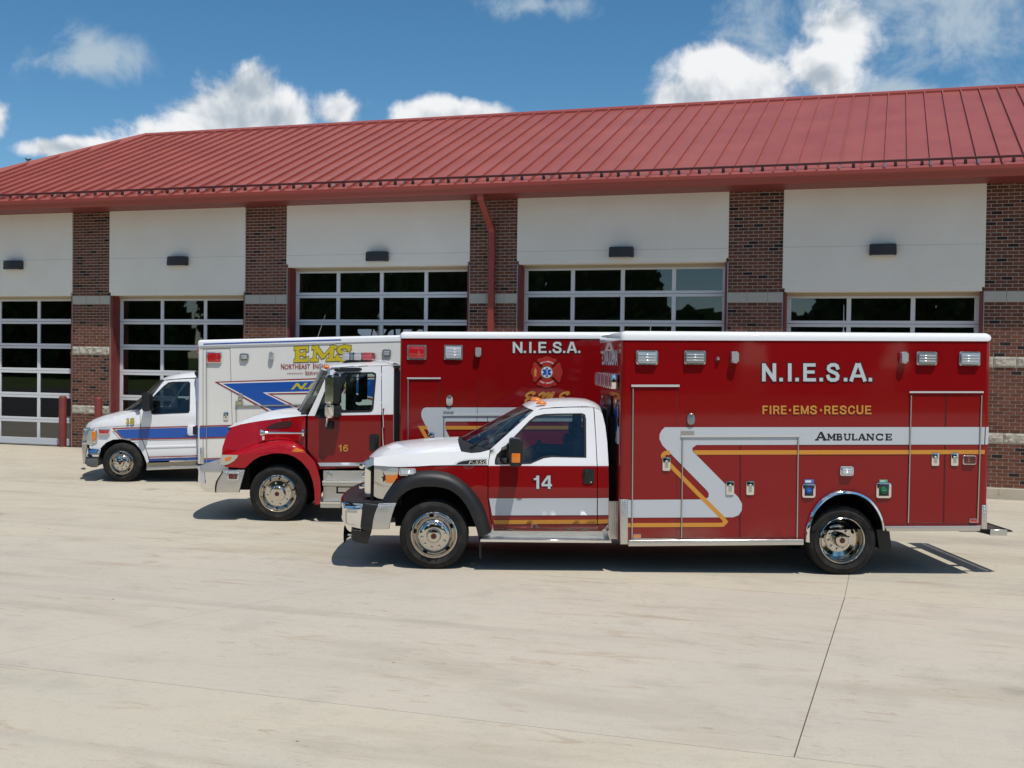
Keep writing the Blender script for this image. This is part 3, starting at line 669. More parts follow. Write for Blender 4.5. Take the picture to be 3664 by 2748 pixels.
# ------------------------------------------------------------------ woods across the road behind the photographer (seen in the reflections)
def leaf_b(w, b):
    p = wpos(w); c = w.mix(w.noise(p, .7, 4), (.04, .085, .022, 1), (.10, .16, .045, 1)); w.l.new(c, b.inputs['Base Color'])
LEAF = mat('foliage', (.04, .07, .02), .7, build=leaf_b)
rnd = random.Random(3); vs, fs = [], []
for tI in range(46):
    tx = -75+tI*4.2+rnd.uniform(-1.5, 1.5); ty = -84+rnd.uniform(-7, 7); hgt = rnd.uniform(13, 18) if not -6 < tx < 15 else rnd.uniform(5.5, 8.5); rr = max(3.4, hgt*.3)
    for j in range(900):
        d = Vector((rnd.gauss(0, 1), rnd.gauss(0, 1), rnd.gauss(0, 1))).normalized()*rnd.uniform(.35, 1)**.5; zc = hgt*.5+d.z*hgt*.5; wv = .55+.45*math.sqrt(max(0, 1-max(0, d.z)**2)); c = Vector((tx+d.x*rr*wv, ty+d.y*rr*wv, zc)); s = rnd.uniform(.22, .55)
        a = Vector((rnd.gauss(0, 1), rnd.gauss(0, 1), rnd.gauss(0, 1))).normalized(); b_ = a.orthogonal().normalized(); n = len(vs); vs += [c-a*s-b_*s, c+a*s-b_*s*.6, c+a*s+b_*s, c-a*s*.7+b_*s]; fs.append((n, n+1, n+2, n+3))
    for j in range(70):
        c = Vector((tx+rnd.uniform(-3, 3), ty-2+rnd.uniform(-2, 2), rnd.uniform(0, hgt*.8))); s = rnd.uniform(1.0, 1.7); n = len(vs); vs += [c+Vector((-s, 0, -s)), c+Vector((s, rnd.uniform(-.5, .5), -s*.8)), c+Vector((s*.9, 0, s)), c+Vector((-s, rnd.uniform(-.5, .5), s*.8))]; fs.append((n, n+1, n+2, n+3))
wd_ = mesh('woodland', vs, fs, LEAF); tag(wd_, 'dark green trees standing across the road behind the viewer', 'trees', kind='stuff')
# ------------------------------------------------------------------ vehicles: shared pieces
class Truck:
    """local axes: x towards the rear, y away from the viewer (0 = side of the body box), z up from the front tyre's contact"""
    def __init__(s, name, label, px, D, yt, Wd, yaw):
        c = at_depth(px, D); s.rz = YAW+yaw; ly = Vector((-math.sin(s.rz), math.cos(s.rz), 0)); o = c-ly*yt
        s.o = empty(name, o, s.rz); tag(s.o, label, 'ambulance', 'ambulances parked on the apron'); s.W = Wd
        s.M = (Matrix.Translation(o) @ Matrix.Rotation(s.rz, 4, 'Z')).inverted(); s.C = s.M @ CAM
    def L(s, p, y=0.):
        """side-view position (x,z) of a picture point on the lengthwise plane y (or y(z))"""
        d = s.M.to_3x3() @ ray(p); z = 1.
        for _ in range(6 if callable(y) else 1):
            yy = y(z) if callable(y) else y; t = (yy-s.C.y)/d.y; q = s.C+d*t; z = q.z
        return (q.x, q.z)
    def P(s, p, y=0.):
        x, z = s.L(p, y); return Vector((x, y(z) if callable(y) else y, z))
    def g(s, crp, pts, y=0.): return [s.L(crp(*p), y) for p in pts]
    def g3(s, crp, pts, y=0.): return [s.P(crp(*p), y) for p in pts]
    def rect(s, crp, x0, y0, x1, y1, y=0.):
        a = s.L(crp(x0, y1), y); b = s.L(crp(x1, y0), y); return a, b

def wheel(T, c, R_, rr, y0, w, style, parent, nl=8, sgn=1):
    """c=(x,z) hub; tyre radius R_, rim radius rr, outer face at y0 (into the vehicle is +y, or -y with sgn -1)"""
    C3 = (c[0], y0, c[1])
    if style == 'front': prof = [(rr, .035), (rr+.004, .0), (rr-.006, -.006), (rr-.018, .006), (rr-.026, .028), (rr*.86, .040), (rr*.81, .034), (rr*.77, .010), (rr*.68, -.024), (rr*.58, -.042), (rr*.5, -.048), (rr*.33, -.050), (rr*.32, -.075), (rr*.27, -.098), (rr*.15, -.102), (0, -.102)]
    elif style == 'dish': prof = [(rr, .03), (rr+.004, .0), (rr-.006, -.008), (rr-.02, .006), (rr-.03, .05), (rr*.84, .11), (rr*.80, .165), (rr*.58, .175), (rr*.57, .150), (rr*.32, .148), (rr*.31, .03), (rr*.27, .012), (rr*.16, .008), (0, .008)]
    else: prof = [(rr, .035), (rr+.004, .0), (rr-.006, -.006), (rr-.02, .006), (rr-.03, .03), (rr*.86, .032), (rr*.74, -.006), (rr*.70, .022), (rr*.44, .016), (rr*.43, -.02), (rr*.41, -.05), (rr*.36, -.062), (rr*.14, -.066), (0, -.066)]
    wh = lathe('wheel', prof, C3, POL, parent, 56, sgn)
    tp = [(rr-.004, .03), (rr+.012, .004), ((R_+rr)/2, -.010), (R_-.075, -.006), (R_-.07, .0), (R_-.03, .008), (R_-.012, .022), (R_, .045)]
    for k in range(1, 6): yy = .045+(w-.09)*k/6; tp += [(R_, yy-.008), (R_-.012, yy-.005), (R_-.012, yy+.005), (R_, yy+.008)]
    tp += [(R_, w-.045), (R_-.012, w-.022), (R_-.03, w-.008), ((R_+rr)/2, w), (rr, w-.03)]
    lathe('tyre', tp, C3, TYRE, wh, 64, sgn)
    rl = {'front': rr*.53, 'dish': rr*.45, 'alu': rr*.58}[style]; yl = {'front': -.047, 'dish': .150, 'alu': .018}[style]
    me = None
    for k in range(nl):
        a = 2*math.pi*(k+.25)/nl; cc = (c[0]+rl*math.cos(a), y0+yl*sgn, c[1]+rl*math.sin(a))
        if me is None: o = lathe('lug_nut', [(.019, .004), (.0165, -.016), (.011, -.030), (0, -.033)], (0, 0, 0), CHROME, wh, 10, sgn); me = o.data
        else: o = bpy.data.objects.new('lug_nut', me); COL.objects.link(o); o.parent = wh
        o.location = cc
    rh = {'front': rr*.835, 'dish': rr*.70, 'alu': rr*.80}[style]; yh = {'front': .0370, 'dish': .169, 'alu': .006}[style]; nh = {'front': 5, 'dish': 5, 'alu': 10}[style]; sz = {'front': (.030, .009), 'dish': (.03, .018), 'alu': (.014, .014)}[style]
    for k in range(nh):
        a = 2*math.pi*(k+.37)/nh; t = Vector((-math.sin(a), math.cos(a))); n = Vector((math.cos(a), math.sin(a))); pts = []
        for j in range(12): b = 2*math.pi*j/12; q = Vector(c)+n*rh+t*sz[0]*math.cos(b)+n*sz[1]*math.sin(b); pts.append((q.x, q.y))
        decal('vent_hole', pts, y0+(yh-.005)*sgn, DARK, wh)
    yc = {'front': -.1035, 'dish': .0065, 'alu': -.0675}[style]
    decal('hub_plug', [(c[0]+rr*.125*math.cos(2*math.pi*j/20), c[1]+rr*.125*math.sin(2*math.pi*j/20)) for j in range(20)], y0+yc*sgn, mat('hub_emblem', (.06, .012, .012), .3), wh)
    return wh
BEZEL = mat('lamp_bezel_metal', (.72, .73, .74), .14, .85); LED = mat('led_reflector', (.70, .74, .78), .15, .4, 1); SHELL = mat('lamp_shell', (.66, .70, .74), .16, .6, .6); RAIL = mat('bright_rail', (.68, .68, .66), .3, .35)
def lamp(T, crp, x0, y0, x1, y1, lens, parent, depth=.03, rim=.012, y=0., r=.02, name='warning_light', rimm=None, ribs=3):
    """bezel with a proud lens in it"""
    a, b = T.rect(crp, x0, y0, x1, y1, y); out = rpoly([(a[0], a[1]), (b[0], a[1]), (b[0], b[1]), (a[0], b[1])], r); rim = min(rim, .3*(b[0]-a[0]), .3*(b[1]-a[1]))
    o = prism(name, out, y-depth*.55, y+.004, rimm or BEZEL, parent, min(.005, rim*.4))
    inn = rpoly([(a[0]+rim, a[1]+rim), (b[0]-rim, a[1]+rim), (b[0]-rim, b[1]-rim), (a[0]+rim, b[1]-rim)], r*.6)
    le = prism('lens', inn, y-depth, y-.002, lens, o, .008)
    if ribs and b[1]-a[1] > .07:
        for k in range(1, ribs+1):
            z = a[1]+rim+(b[1]-a[1]-2*rim)*k/(ribs+1); box('led_row', (a[0]+rim*1.6, y-depth-.003, z-.007), (b[0]-rim*1.6, y-depth+.002, z+.007), LED if lens not in (REDLENS, DREDLENS) else lens, o, .003, 1)
    return o
def latch(T, crp, x0, y0, x1, y1, parent, y=0.):
    a, b = T.rect(crp, x0, y0, x1, y1, y); out = rpoly([(a[0], a[1]), (b[0], a[1]), (b[0], b[1]), (a[0], b[1])], .012); w = b[0]-a[0]; h = b[1]-a[1]
    o = prism('latch', out, y-.016, y+.002, CHROME, parent, .006)
    box('paddle', (a[0]+w*.28, y-.021, a[1]+h*.2), (a[0]+w*.72, y-.0165, b[1]-h*.25), ALU, o, .003, 1); return o
def trim(T, crp, x0, y0, x1, y1, parent, name='door_trim', m=None, t=.012, y=0.):
    a = T.P(crp(x0, y0), y-.008); b = T.P(crp(x1, y1), y-.008); d = (b-a).normalized(); n = Vector((-d.z, 0, d.x))*t/2; v = [a-n, b-n, b+n, a+n]; yy = Vector((0, -.014, 0))
    return mesh(name, [*v, *[q+yy for q in v]], [(4, 5, 6, 7), (0, 1, 5, 4), (1, 2, 6, 5), (2, 3, 7, 6), (3, 0, 4, 7)], m or ALU, parent)
def seam(T, crp, pts, parent, y=0., w=.007, name='door_seam'):
    q = T.g(crp, pts, y); vs = []; fs = []
    for (a, b) in zip(q, q[1:]):
        a, b = Vector(a), Vector(b); d = (b-a).normalized(); n = Vector((-d.y, d.x))*w/2; k = len(vs); vs += [(p.x, y-.0035, p.y) for p in (a-n, b-n, b+n, a+n)]; fs.append((k, k+1, k+2, k+3))
    return mesh(name, vs, fs, OUTL, parent)
def rib_between(name, a, b, r, m, parent): return tube(name, [a, b], r, m, parent, 8)
SERIF = {  # strokes of the slab-serif capitals: (polyline, width), serifs: (x0,x1,y)
 'A': ([([(.12, 0), (.48, 1)], .09), ([(.52, 1), (.88, 0)], .19), ([(.25, .33), (.75, .33)], .09)], [(0, .28, 0), (.70, 1.02, 0)]),
 'M': ([([(.13, 0), (.13, 1)], .10), ([(.13, 1), (.5, .25)], .17), ([(.5, .25), (.87, 1)], .09), ([(.85, 0), (.85, 1)], .18)], [(0, .28, 0), (.68, 1.02, 0), (0, .2, 1), (.8, 1.02, 1)]),
 'B': ([([(.2, 0), (.2, 1)], .2), ([(.2, .95), (.6, .95), (.74, .86), (.74, .66), (.6, .54), (.2, .54)], .11), ([(.2, .52), (.66, .52), (.83, .40), (.83, .17), (.66, .05), (.2, .05)], .12)], [(.02, .3, 0), (.02, .3, 1)]),
 'U': ([([(.18, 1), (.18, .3), (.3, .08), (.5, .05), (.7, .08), (.82, .3), (.82, 1)], .14)], [(.02, .34, 1), (.66, .98, 1)]),
 'L': ([([(.22, 0), (.22, 1)], .2), ([(.2, .05), (.9, .05)], .1), ([(.88, 0), (.88, .26)], .08)], [(.04, .4, 0), (.04, .4, 1)]),
 'N': ([([(.15, 0), (.15, 1)], .09), ([(.15, 1), (.85, 0)], .18), ([(.85, 0), (.85, 1)], .09)], [(0, .3, 0), (0, .2, 1), (.7, 1, 1)]),
 'C': ([([(.88, .78), (.72, .93), (.5, .96), (.28, .88), (.13, .66), (.12, .36), (.26, .12), (.5, .04), (.74, .07), (.9, .22)], .13), ([(.89, .66), (.89, .98)], .07)], []),
 'E': ([([(.2, 0), (.2, 1)], .2), ([(.2, .95), (.85, .95)], .1), ([(.2, .5), (.68, .5)], .1), ([(.2, .05), (.88, .05)], .1), ([(.84, .72), (.84, 1)], .07), ([(.66, .36), (.66, .64)], .07), ([(.87, 0), (.87, .28)], .07)], [(.02, .38, 0), (.02, .38, 1)]),
 'S': ([([(.84, .74), (.7, .92), (.48, .96), (.26, .9), (.17, .74), (.27, .6), (.5, .51), (.74, .42), (.85, .26), (.74, .09), (.5, .03), (.27, .08), (.14, .26)], .15), ([(.85, .64), (.85, .98)], .07), ([(.14, .02), (.14, .36)], .07)], []),
 'sN': ([([(.1, 0), (.1, 1)], .2), ([(.1, .93), (.9, .07)], .2), ([(.9, 0), (.9, 1)], .2)], []),
 'sI': ([([(.5, 0), (.5, 1)], .2)], []), 's.': ([([(.5, 0), (.5, .2)], .2)], []),
 'sE': ([([(.12, 0), (.12, 1)], .2), ([(.12, .91), (.95, .91)], .18), ([(.12, .52), (.88, .52)], .17), ([(.12, .09), (.98, .09)], .18)], []),
 'sS': ([([(.88, .70), (.80, .86), (.62, .92), (.36, .91), (.18, .82), (.15, .68), (.26, .59), (.52, .51), (.76, .43), (.87, .31), (.83, .15), (.66, .08), (.36, .08), (.17, .16), (.10, .32)], .19)], []),
 'sF': ([([(.14, 0), (.14, 1)], .2), ([(.14, .91), (.95, .91)], .18), ([(.14, .50), (.84, .50)], .17)], []),
 'sM': ([([(.1, 0), (.1, 1)], .19), ([(.14, .95), (.5, .06)], .16), ([(.5, .06), (.86, .95)], .16), ([(.9, 0), (.9, 1)], .19)], []),
 'sR': ([([(.13, 0), (.13, 1)], .2), ([(.13, .91), (.66, .91), (.82, .82), (.84, .68), (.76, .55), (.6, .49), (.13, .49)], .17), ([(.62, .47), (.88, .02)], .2)], []),
 'sC': ([([(.90, .66), (.80, .84), (.56, .92), (.32, .85), (.17, .66), (.15, .40), (.24, .18), (.46, .08), (.70, .10), (.86, .24), (.92, .38)], .18)], []),
 'sU': ([([(.13, 1), (.13, .32), (.22, .14), (.5, .08), (.78, .14), (.87, .32), (.87, 1)], .2)], []),
 'sb': ([([(.32, .47), (.68, .47)], .30), ([(.2, .47), (.8, .47)], .18)], []),
 'sA': ([([(.08, 0), (.46, 1)], .2), ([(.92, 0), (.54, 1)], .2), ([(.2, .3), (.8, .3)], .16)], []),
 's1': ([([(.62, 0), (.62, 1)], .21), ([(.12, .72), (.40, .76), (.62, .95)], .15)], []),
 's4': ([([(.74, 0), (.74, 1)], .2), ([(.66, .96), (.08, .32)], .17), ([(.02, .28), (1.0, .28)], .17)], []),
 's6': ([([(.85, .76), (.70, .91), (.46, .90), (.25, .76), (.15, .52), (.15, .30), (.26, .13), (.5, .07), (.74, .13), (.86, .32), (.74, .53), (.5, .59), (.26, .51), (.16, .36)], .185)], []),
 '1': ([([(.5, 0), (.5, 1)], .26), ([(.25, .82), (.5, .94)], .13)], [(.2, .8, 0)]),
 '5': ([([(.28, .95), (.84, .95)], .14), ([(.26, .98), (.23, .52)], .12), ([(.22, .54), (.5, .64), (.74, .54), (.82, .34), (.72, .13), (.48, .05), (.26, .1), (.17, .24)], .18)], [])}
def serif_text(name, items, y, m, parent, grow=0., th=.09):
    """items: (letter, p00, p10, p01) boxes in (x,z)"""
    if len(items) > 1:
        for it in items: o = serif_text(name if name.startswith('number') else name.replace('lettering', 'letter'), [it], y, m, parent, grow, th)
        return o
    vs, fs = [], []
    def quad(q, l):
        n = len(vs); vs.extend([(p.x, y-l*.00012, p.y) for p in q]); fs.append((n, n+1, n+2, n+3))
    for ch, p00, p10, p01 in items:
        A, X, Z = Vector(p00), Vector(p10)-Vector(p00), Vector(p01)-Vector(p00); asp = X.length/Z.length
        def f(a, b): return A+X*a+Z*b
        st, se = SERIF[ch]; l = 0
        for pl, w in st:
            for (a, b) in zip(pl, pl[1:]):
                a2 = Vector((a[0]*asp, a[1])); b2 = Vector((b[0]*asp, b[1])); d = (b2-a2); L_ = d.length; d.normalize(); n = Vector((-d.y, d.x))*(w*(1 if asp < 1.2 else 1.15)/2+grow); ext = d*((w*.22 if len(pl) > 2 else 0)+grow)
                q = [a2-ext-n, b2+ext-n, b2+ext+n, a2-ext+n]; l += 1; quad([f(p.x/asp, p.y) for p in q], l)
        for x0, x1, yy in se:
            t = th; z0, z1 = (0, t) if yy == 0 else (1-t, 1); l += 1; g_ = grow
            quad([f(x0-g_/asp, z0-g_), f(x1+g_/asp, z0-g_), f(x1+g_/asp, z1+g_), f(x0-g_/asp, z1+g_)], l)
    return mesh(name, vs, fs, m, parent)
def sans(name, T, crp, chars, y0, y1, y, m, parent, outline=None, shear=0., par=None, grow=.0):
    """chars: (glyph, x left, x right) in picture units, between the rows y0 (top) and y1"""
    def items(e): return [('s'+c, T.L(crp(a-shear*0, y1), y+e), T.L(crp(b, y1), y+e), T.L(crp(a+shear*(y1-y0), y0), y+e)) for c, a, b in chars]
    o = serif_text(name, items(0), y, m, parent, grow)
    if outline: serif_text(name+'_outline', items(.0), y+.0026, outline, parent, grow+.045)
    return o
def strip(name, pts, w, y, m, parent):
    """painted line of constant width along a polyline with mitred joints"""
    P = [Vector(p) for p in pts]; vs = []; fs = []
    for i, p in enumerate(P):
        d0 = (P[i]-P[i-1]).normalized() if i else (P[1]-P[0]).normalized(); d1 = (P[i+1]-P[i]).normalized() if i < len(P)-1 else d0
        n = (Vector((-d0.y, d0.x))+Vector((-d1.y, d1.x))).normalized(); k = w/2/max(.3, n.dot(Vector((-d1.y, d1.x))))
        vs += [(p.x+n.x*k, y, p.y+n.y*k), (p.x-n.x*k, y, p.y-n.y*k)]
    for i in range(len(P)-1): fs.append((2*i, 2*i+1, 2*i+3, 2*i+2))
    return mesh(name, vs, fs, m, parent)
def corner_curve(poly, idx_r, n=6): return rpoly(poly, idx_r, n)
def body_box(T, name, pts, arch, m, parent, y1, corner=.05):
    """box body: side skins with wheel arch, front and rear skins with rounded vertical corners"""
    (xf, zb), (xr, zt) = pts
    return None

# ------------------------------------------------------------------ ambulance 14
T = Truck('ambulance', 'nearest red ambulance numbered 14 with white cab roof and chrome wheels', (1552, 2037), 13.6, .16, 2.44, .0245)
V14 = T; A = T.o; YC0 = .20; ZB = 1.215
def yc(z): return YC0+max(0, z-ZB)*.235+max(0, .62-z)*.10+.018*max(0, 1-abs(z-.95)/.3)**2*-1
def ycf(x, z): return yc(z)
WC = T.W
def both(fn):
    fn(None); fn(WC)
# --- front wheel, rear wheels
cf = T.L(d2(787, 880), .16); cf = (cf[0], .405)
wheel(T, cf, .408, .268, .16, .235, 'front', A, 10); wheel(T, cf, .408, .268, WC-.16, .235, 'front', A, 10, -1)
cr = T.L(d5(757, 985), .02); cr = (cr[0], .405)
wheel(T, cr, .405, .268, .025, .225, 'dish', A, 10); wheel(T, cr, .405, .268, WC-.025, .225, 'dish', A, 10, -1)
for yy in (.28, WC-.28-.225): lathe('inner_tyre', [(.2, .02), (.30, 0), (.39, .02), (.405, .05), (.405, .175), (.3, .22), (.2, .2)], (cr[0], yy, cr[1]), TYRE, A, 40)
tube('rear_axle', [(cr[0], .3, cr[1]), (cr[0], WC-.3, cr[1])], .09, DARK, A); tube('front_axle', [(cf[0], .35, cf[1]-.08), (cf[0], WC-.35, cf[1]-.08)], .06, DARK, A)
for yy in (.80, WC-.88): box('frame_rail', (cf[0]-.75, yy, .52), (cr[0]+1.4, yy+.08, .74), DARK, A)
box('driveline_block', (cf[0]-.5, .75, .42), (cf[0]+1.1, WC-.75, .95), DARK, A); box('fuel_tank', (cf[0]+2.2, .9, .42), (cf[0]+3.6, WC-.9, .75), DARK, A)
# --- hood side and cowl (white), fender (red)
hs_top = [(277, 578), (350, 566), (450, 556), (560, 548), (700, 541), (830, 537), (905, 534), (978, 546)]
hood_side = T.g(c1, [(276, 634), (275, 600), *hs_top, (1040, 541), (1112, 522), (1097, 633), (950, 632), (830, 632), (700, 634), (600, 640), (470, 646), (380, 642)], yc)
zS = lambda z: yc(z)+max(0, z-1.30)*.25
both(lambda W_: panel('hood_side', hood_side, lambda x, z: yc(z), WHITE, A, W=W_))
fen = T.g(c1, [(455, 652), (600, 645), (830, 637), (1096, 637), (1095, 870), (1112, 1000), (1130, 1085), (1120, 1110), (1050, 905), (930, 770), (800, 700), (640, 690), (500, 720), (440, 760)], yc)
both(lambda W_: panel('front_fender', fen, lambda x, z: yc(z), RED, A, W=W_))
# hood top, windshield, roof, back of cab
YM = WC/2
side_h = [T.P(c1(*p), lambda z: yc(z)) for p in hs_top[:7]]
cen_h = [T.P(c1(*p), YM) for p in [(262, 552), (300, 517), (400, 478), (520, 461), (640, 449), (770, 440), (885, 436)]]
crown('hood', side_h, cen_h, WC, WHITE, A, 2.6)
pa = [T.P(c1(*p), yc) for p in [(1114, 520), (1190, 452), (1290, 362), (1370, 290), (1428, 238)]]
pc = [T.P(c1(*p), YM-.15) for p in [(905, 437), (1000, 388), (1130, 318), (1250, 255), (1352, 203)]]
crown('windshield', pa, pc, WC, LGLASS, A, 2.0)
crown('cowl', [T.P(c1(905, 534), yc), T.P(c1(978, 548), yc), T.P(c1(1114, 522), yc)], [T.P(c1(870, 437), YM), T.P(c1(890, 437), YM), T.P(c1(915, 437), YM)], WC, TRIMBLK, A, 2.4)
for k, (x0, x1) in enumerate(((.35, 1.1), (1.0, 1.75))):
    q = T.P(c1(985, 470), .5); tube('wiper', [(q.x-.02, x0, q.z-.05), (q.x+.12, (x0+x1)/2, q.z+.03), (q.x+.16, x1, q.z+.04)], .012, TRIMBLK, A, 6)
ra = [T.P(c1(*p), yc) for p in [(1428, 238), (1480, 224), (1560, 216), (1680, 211), (1800, 209), (1862, 214), (1905, 235), (1922, 262)]]
rc = [T.P(c1(*p), YM-.15) for p in [(1352, 203), (1390, 181), (1470, 165), (1580, 155), (1720, 152), (1810, 158), (1865, 178), (1900, 205)]]
crown('cab_roof', ra, rc, WC, WHITE, A, 2.6)
ba = [T.P(c1(*p), yc) for p in [(1922, 262), (1940, 350), (1955, 470), (1966, 640), (1967, 860), (1960, 1050)]]
bc = [Vector((v.x+.03, YM, v.z+(.02 if i == 0 else 0))) for i, v in enumerate(ba)]
crown('cab_back', ba, bc, WC, WHITE, A, 2.6)
# doors
dw = [(1148, 590), (1160, 556), (1215, 500), (1300, 412), (1395, 312), (1440, 278), (1500, 264), (1600, 260), (1775, 258), (1797, 268), (1804, 300), (1806, 578), (1700, 576), (1560, 573), (1500, 581), (1450, 602), (1405, 622), (1155, 628), (1146, 620)]
dwin = T.g(c1, dw, yc)
dout = [(1101, 634), (1118, 524), (1200, 450), (1300, 360), (1400, 272), (1446, 240), (1500, 226), (1680, 217), (1850, 216), (1857, 226), (1872, 450), (1881, 640), (1881, 1082), (1136, 1086), (1118, 1000), (1101, 870)]
zp = T.L(c1(1490, 636), yc)[1]
def twotone(name, lo, hi, z0, k=0., x0=0.):
    """paint that changes colour along one level line of the vehicle"""
    def bld(w, b):
        o = objco(w); s = w.new('ShaderNodeSeparateXYZ'); w.l.new(o, s.inputs[0]); lim = w.math('ADD', z0, w.math('MULTIPLY', w.math('SUBTRACT', s.outputs[0], x0), k))
        c = w.mix(w.math('GREATER_THAN', s.outputs[2], lim), (*lo, 1), (*hi, 1)); n = w.noise(o, 2, 3)
        low = w.math('MULTIPLY', w.step(s.outputs[2], .75, .35), w.step(n, .35, .8)); c = w.mix(w.math('MULTIPLY', low, .25), c, (.32, .27, .2, 1)); w.l.new(c, b.inputs['Base Color'])
        bump(w, b, w.noise(o, 2.3, 2, .4), .04, .03)
    return mat(name, lo, .38, 0, .75, .12, build=bld)
xl, zl_ = T.L(c1(1101, 637), yc); xr_, zr_ = T.L(c1(1967, 638), yc); TT14 = twotone('red_and_white_paint', (.225, .003, .005), (.80, .81, .83), zl_, (zr_-zl_)/(xr_-xl), xl)
doutL = T.g(c1, dout, yc)
doors = []
def mkdoor(W_):
    o = panel('door', doutL, lambda x, z: yc(z)-.003, TT14, A, [dwin], .06, W_); doors.append(o)
    gl = panel('window', dwin, lambda x, z: yc(z)+.012, GLASS, o, (), .12, W_)
    inn = []
    cx = sum(p[0] for p in dwin)/len(dwin); cz = sum(p[1] for p in dwin)/len(dwin)
    for (x, z) in dwin: d = Vector((cx-x, cz-z)).normalized(); inn.append((x+d.x*.028, z+d.y*.022))
    sg = -1 if W_ is None else 1; Y = lambda z, e: (yc(z)+e) if W_ is None else W_-(yc(z)+e)
    loft('window_trim', [[(x, Y(z, -.006), z) for x, z in dwin+dwin[:1]], [(x, Y(z, -.006), z) for x, z in inn+inn[:1]], [(x, Y(z, .02), z) for x, z in inn+inn[:1]]], TRIMBLK, o, False)
both(mkdoor)
D14 = doors[0]
sail = T.g(c1, [(1148, 600), (1160, 558), (1225, 492), (1262, 470), (1262, 626), (1155, 628)], yc); decal('mirror_sail', sail, yc(1.35)+.004, TRIMBLK, D14)
rearc = T.g(c1, [(1863, 218), (1905, 238), (1922, 266), (1942, 350), (1956, 470), (1966, 640), (1967, 1000), (1958, 1060), (1930, 1095), (1887, 1098), (1887, 640), (1877, 450)], yc)
both(lambda W_: panel('cab_corner', rearc, lambda x, z: yc(z), TT14, A, (), .06, W_))
sill = T.g(c1, [(1136, 1088), (1930, 1090), (1915, 1108), (1140, 1104)], yc); both(lambda W_: panel('rocker', sill, lambda x, z: yc(z), RED, A, (), .06, W_))
# A-pillar strip between windshield and door
apil = T.g(c1, [(1114, 520), (1190, 452), (1290, 362), (1370, 290), (1428, 238), (1480, 224), (1446, 242), (1400, 275), (1300, 363), (1200, 453), (1120, 526)], yc)
both(lambda W_: panel('pillar', apil, lambda x, z: yc(z)-.001, WHITE, A, (), .06, W_))
# stripes and number on the cab
def cabdecal(name, pts, m, e=-.010): return panel(name, T.g(c1, pts, yc), lambda x, z: yc(z)+e, m, D14, (), .05)
cabdecal('silver_stripe', [(1106, 871), (1881, 869), (1881, 991), (1128, 993)], GREYW); cabdecal('gold_stripe', [(1140, 1027), (1881, 1023), (1881, 1053), (1146, 1056)], GOLD)
panel('silver_stripe', T.g(c1, [(1888, 869), (1965, 868), (1965, 990), (1888, 991)], yc), lambda x, z: yc(z)-.008, GREYW, A, (), .05); panel('gold_stripe', T.g(c1, [(1888, 1023), (1963, 1021), (1960, 1050), (1888, 1053)], yc), lambda x, z: yc(z)-.008, GOLD, A, (), .05)
yn = yc(1.0)-.012
sans('number', T, c1, [('1', 1425, 1476), ('4', 1482, 1558)], 707, 803, yn, GREYW, D14, OUTL)
a, b = T.rect(c1, 1783, 660, 1862, 765, yn); hd = prism('handle', rpoly([(a[0], a[1]), (b[0], a[1]), (b[0], b[1]), (a[0], b[1])], .02), yn-.004, yn+.02, BLACK, D14, .01); box('grip', (a[0]+.1*(b[0]-a[0]), yn-.028, a[1]+.4*(b[1]-a[1])), (b[0]-.55*(b[0]-a[0]), yn-.006, b[1]-.02), BLACK, D14, .008); lathe('lock', [(0, -.003), (.009, -.002), (.01, .004)], (b[0]-.035, yn-.005, a[1]+.02), CHROME, D14, 12)
# badge
bd = T.g(c1, [(845, 632), (870, 612), (905, 597), (960, 588), (1096, 583), (1092, 632)], yc); panel('badge_surround', bd, lambda x, z: yc(z)-.008, CHROME, A, (), .1)
bd2 = T.g(c1, [(868, 628), (885, 613), (915, 603), (965, 595), (1088, 591), (1088, 626)], yc); panel('badge_plate', bd2, lambda x, z: yc(z)-.010, BLACK, A, (), .1)
yb_ = yc(1.2)-.013; text('badge_lettering', 'F-550', T.L(c1(958, 626), yb_), T.L(c1(1086, 624), yb_), T.L(c1(962, 600), yb_), yb_, CHROME, A, .005, None, 0, .15)
# fender flare: swept lip
fo = [(335, 892), (352, 860), (385, 812), (430, 755), (480, 712), (540, 683), (610, 669), (720, 669), (820, 688), (910, 735), (980, 795), (1040, 875), (1080, 960), (1105, 1050), (1122, 1112)]
fm = [(420, 900), (433, 872), (462, 838), (500, 800), (545, 770), (600, 750), (670, 742), (735, 745), (805, 762), (865, 795), (920, 842), (970, 910), (1005, 985), (1030, 1060), (1050, 1146)]
fi = [(440, 900), (450, 880), (478, 850), (520, 818), (570, 798), (630, 788), (680, 787), (735, 790), (800, 803), (850, 828), (900, 870), (945, 930), (980, 1000), (1010, 1075), (1028, 1146)]
def flare(W_):
    N = 40; f = (lambda y: y) if W_ is None else (lambda y: W_-y)
    o_ = resample(crom(T.g(c1, fo, .2), 5), N); m_ = resample(crom(T.g(c1, fm, .09), 5), N); i_ = resample(crom(T.g(c1, fi, .09), 5), N)
    k1 = [p.lerp(q, .25) for p, q in zip(o_, m_)]; k2 = [p.lerp(q, .6) for p, q in zip(o_, m_)]
    C = lambda c, y: [(p.x, f(y), p.y) for p in c]
    loft('fender_flare', [C(o_, .205), C(k1, .135), C(k2, .098), C(m_, .088), C(i_, .10), C(i_, .16)], FLARE, A, True, ang=70)
    loft('wheel_liner', [C(i_, .155), C(i_, .85)], DARK, A, True); prism('liner_wall', [(p.x, p.y) for p in i_], f(.84), f(.86), DARK, A)
both(flare)
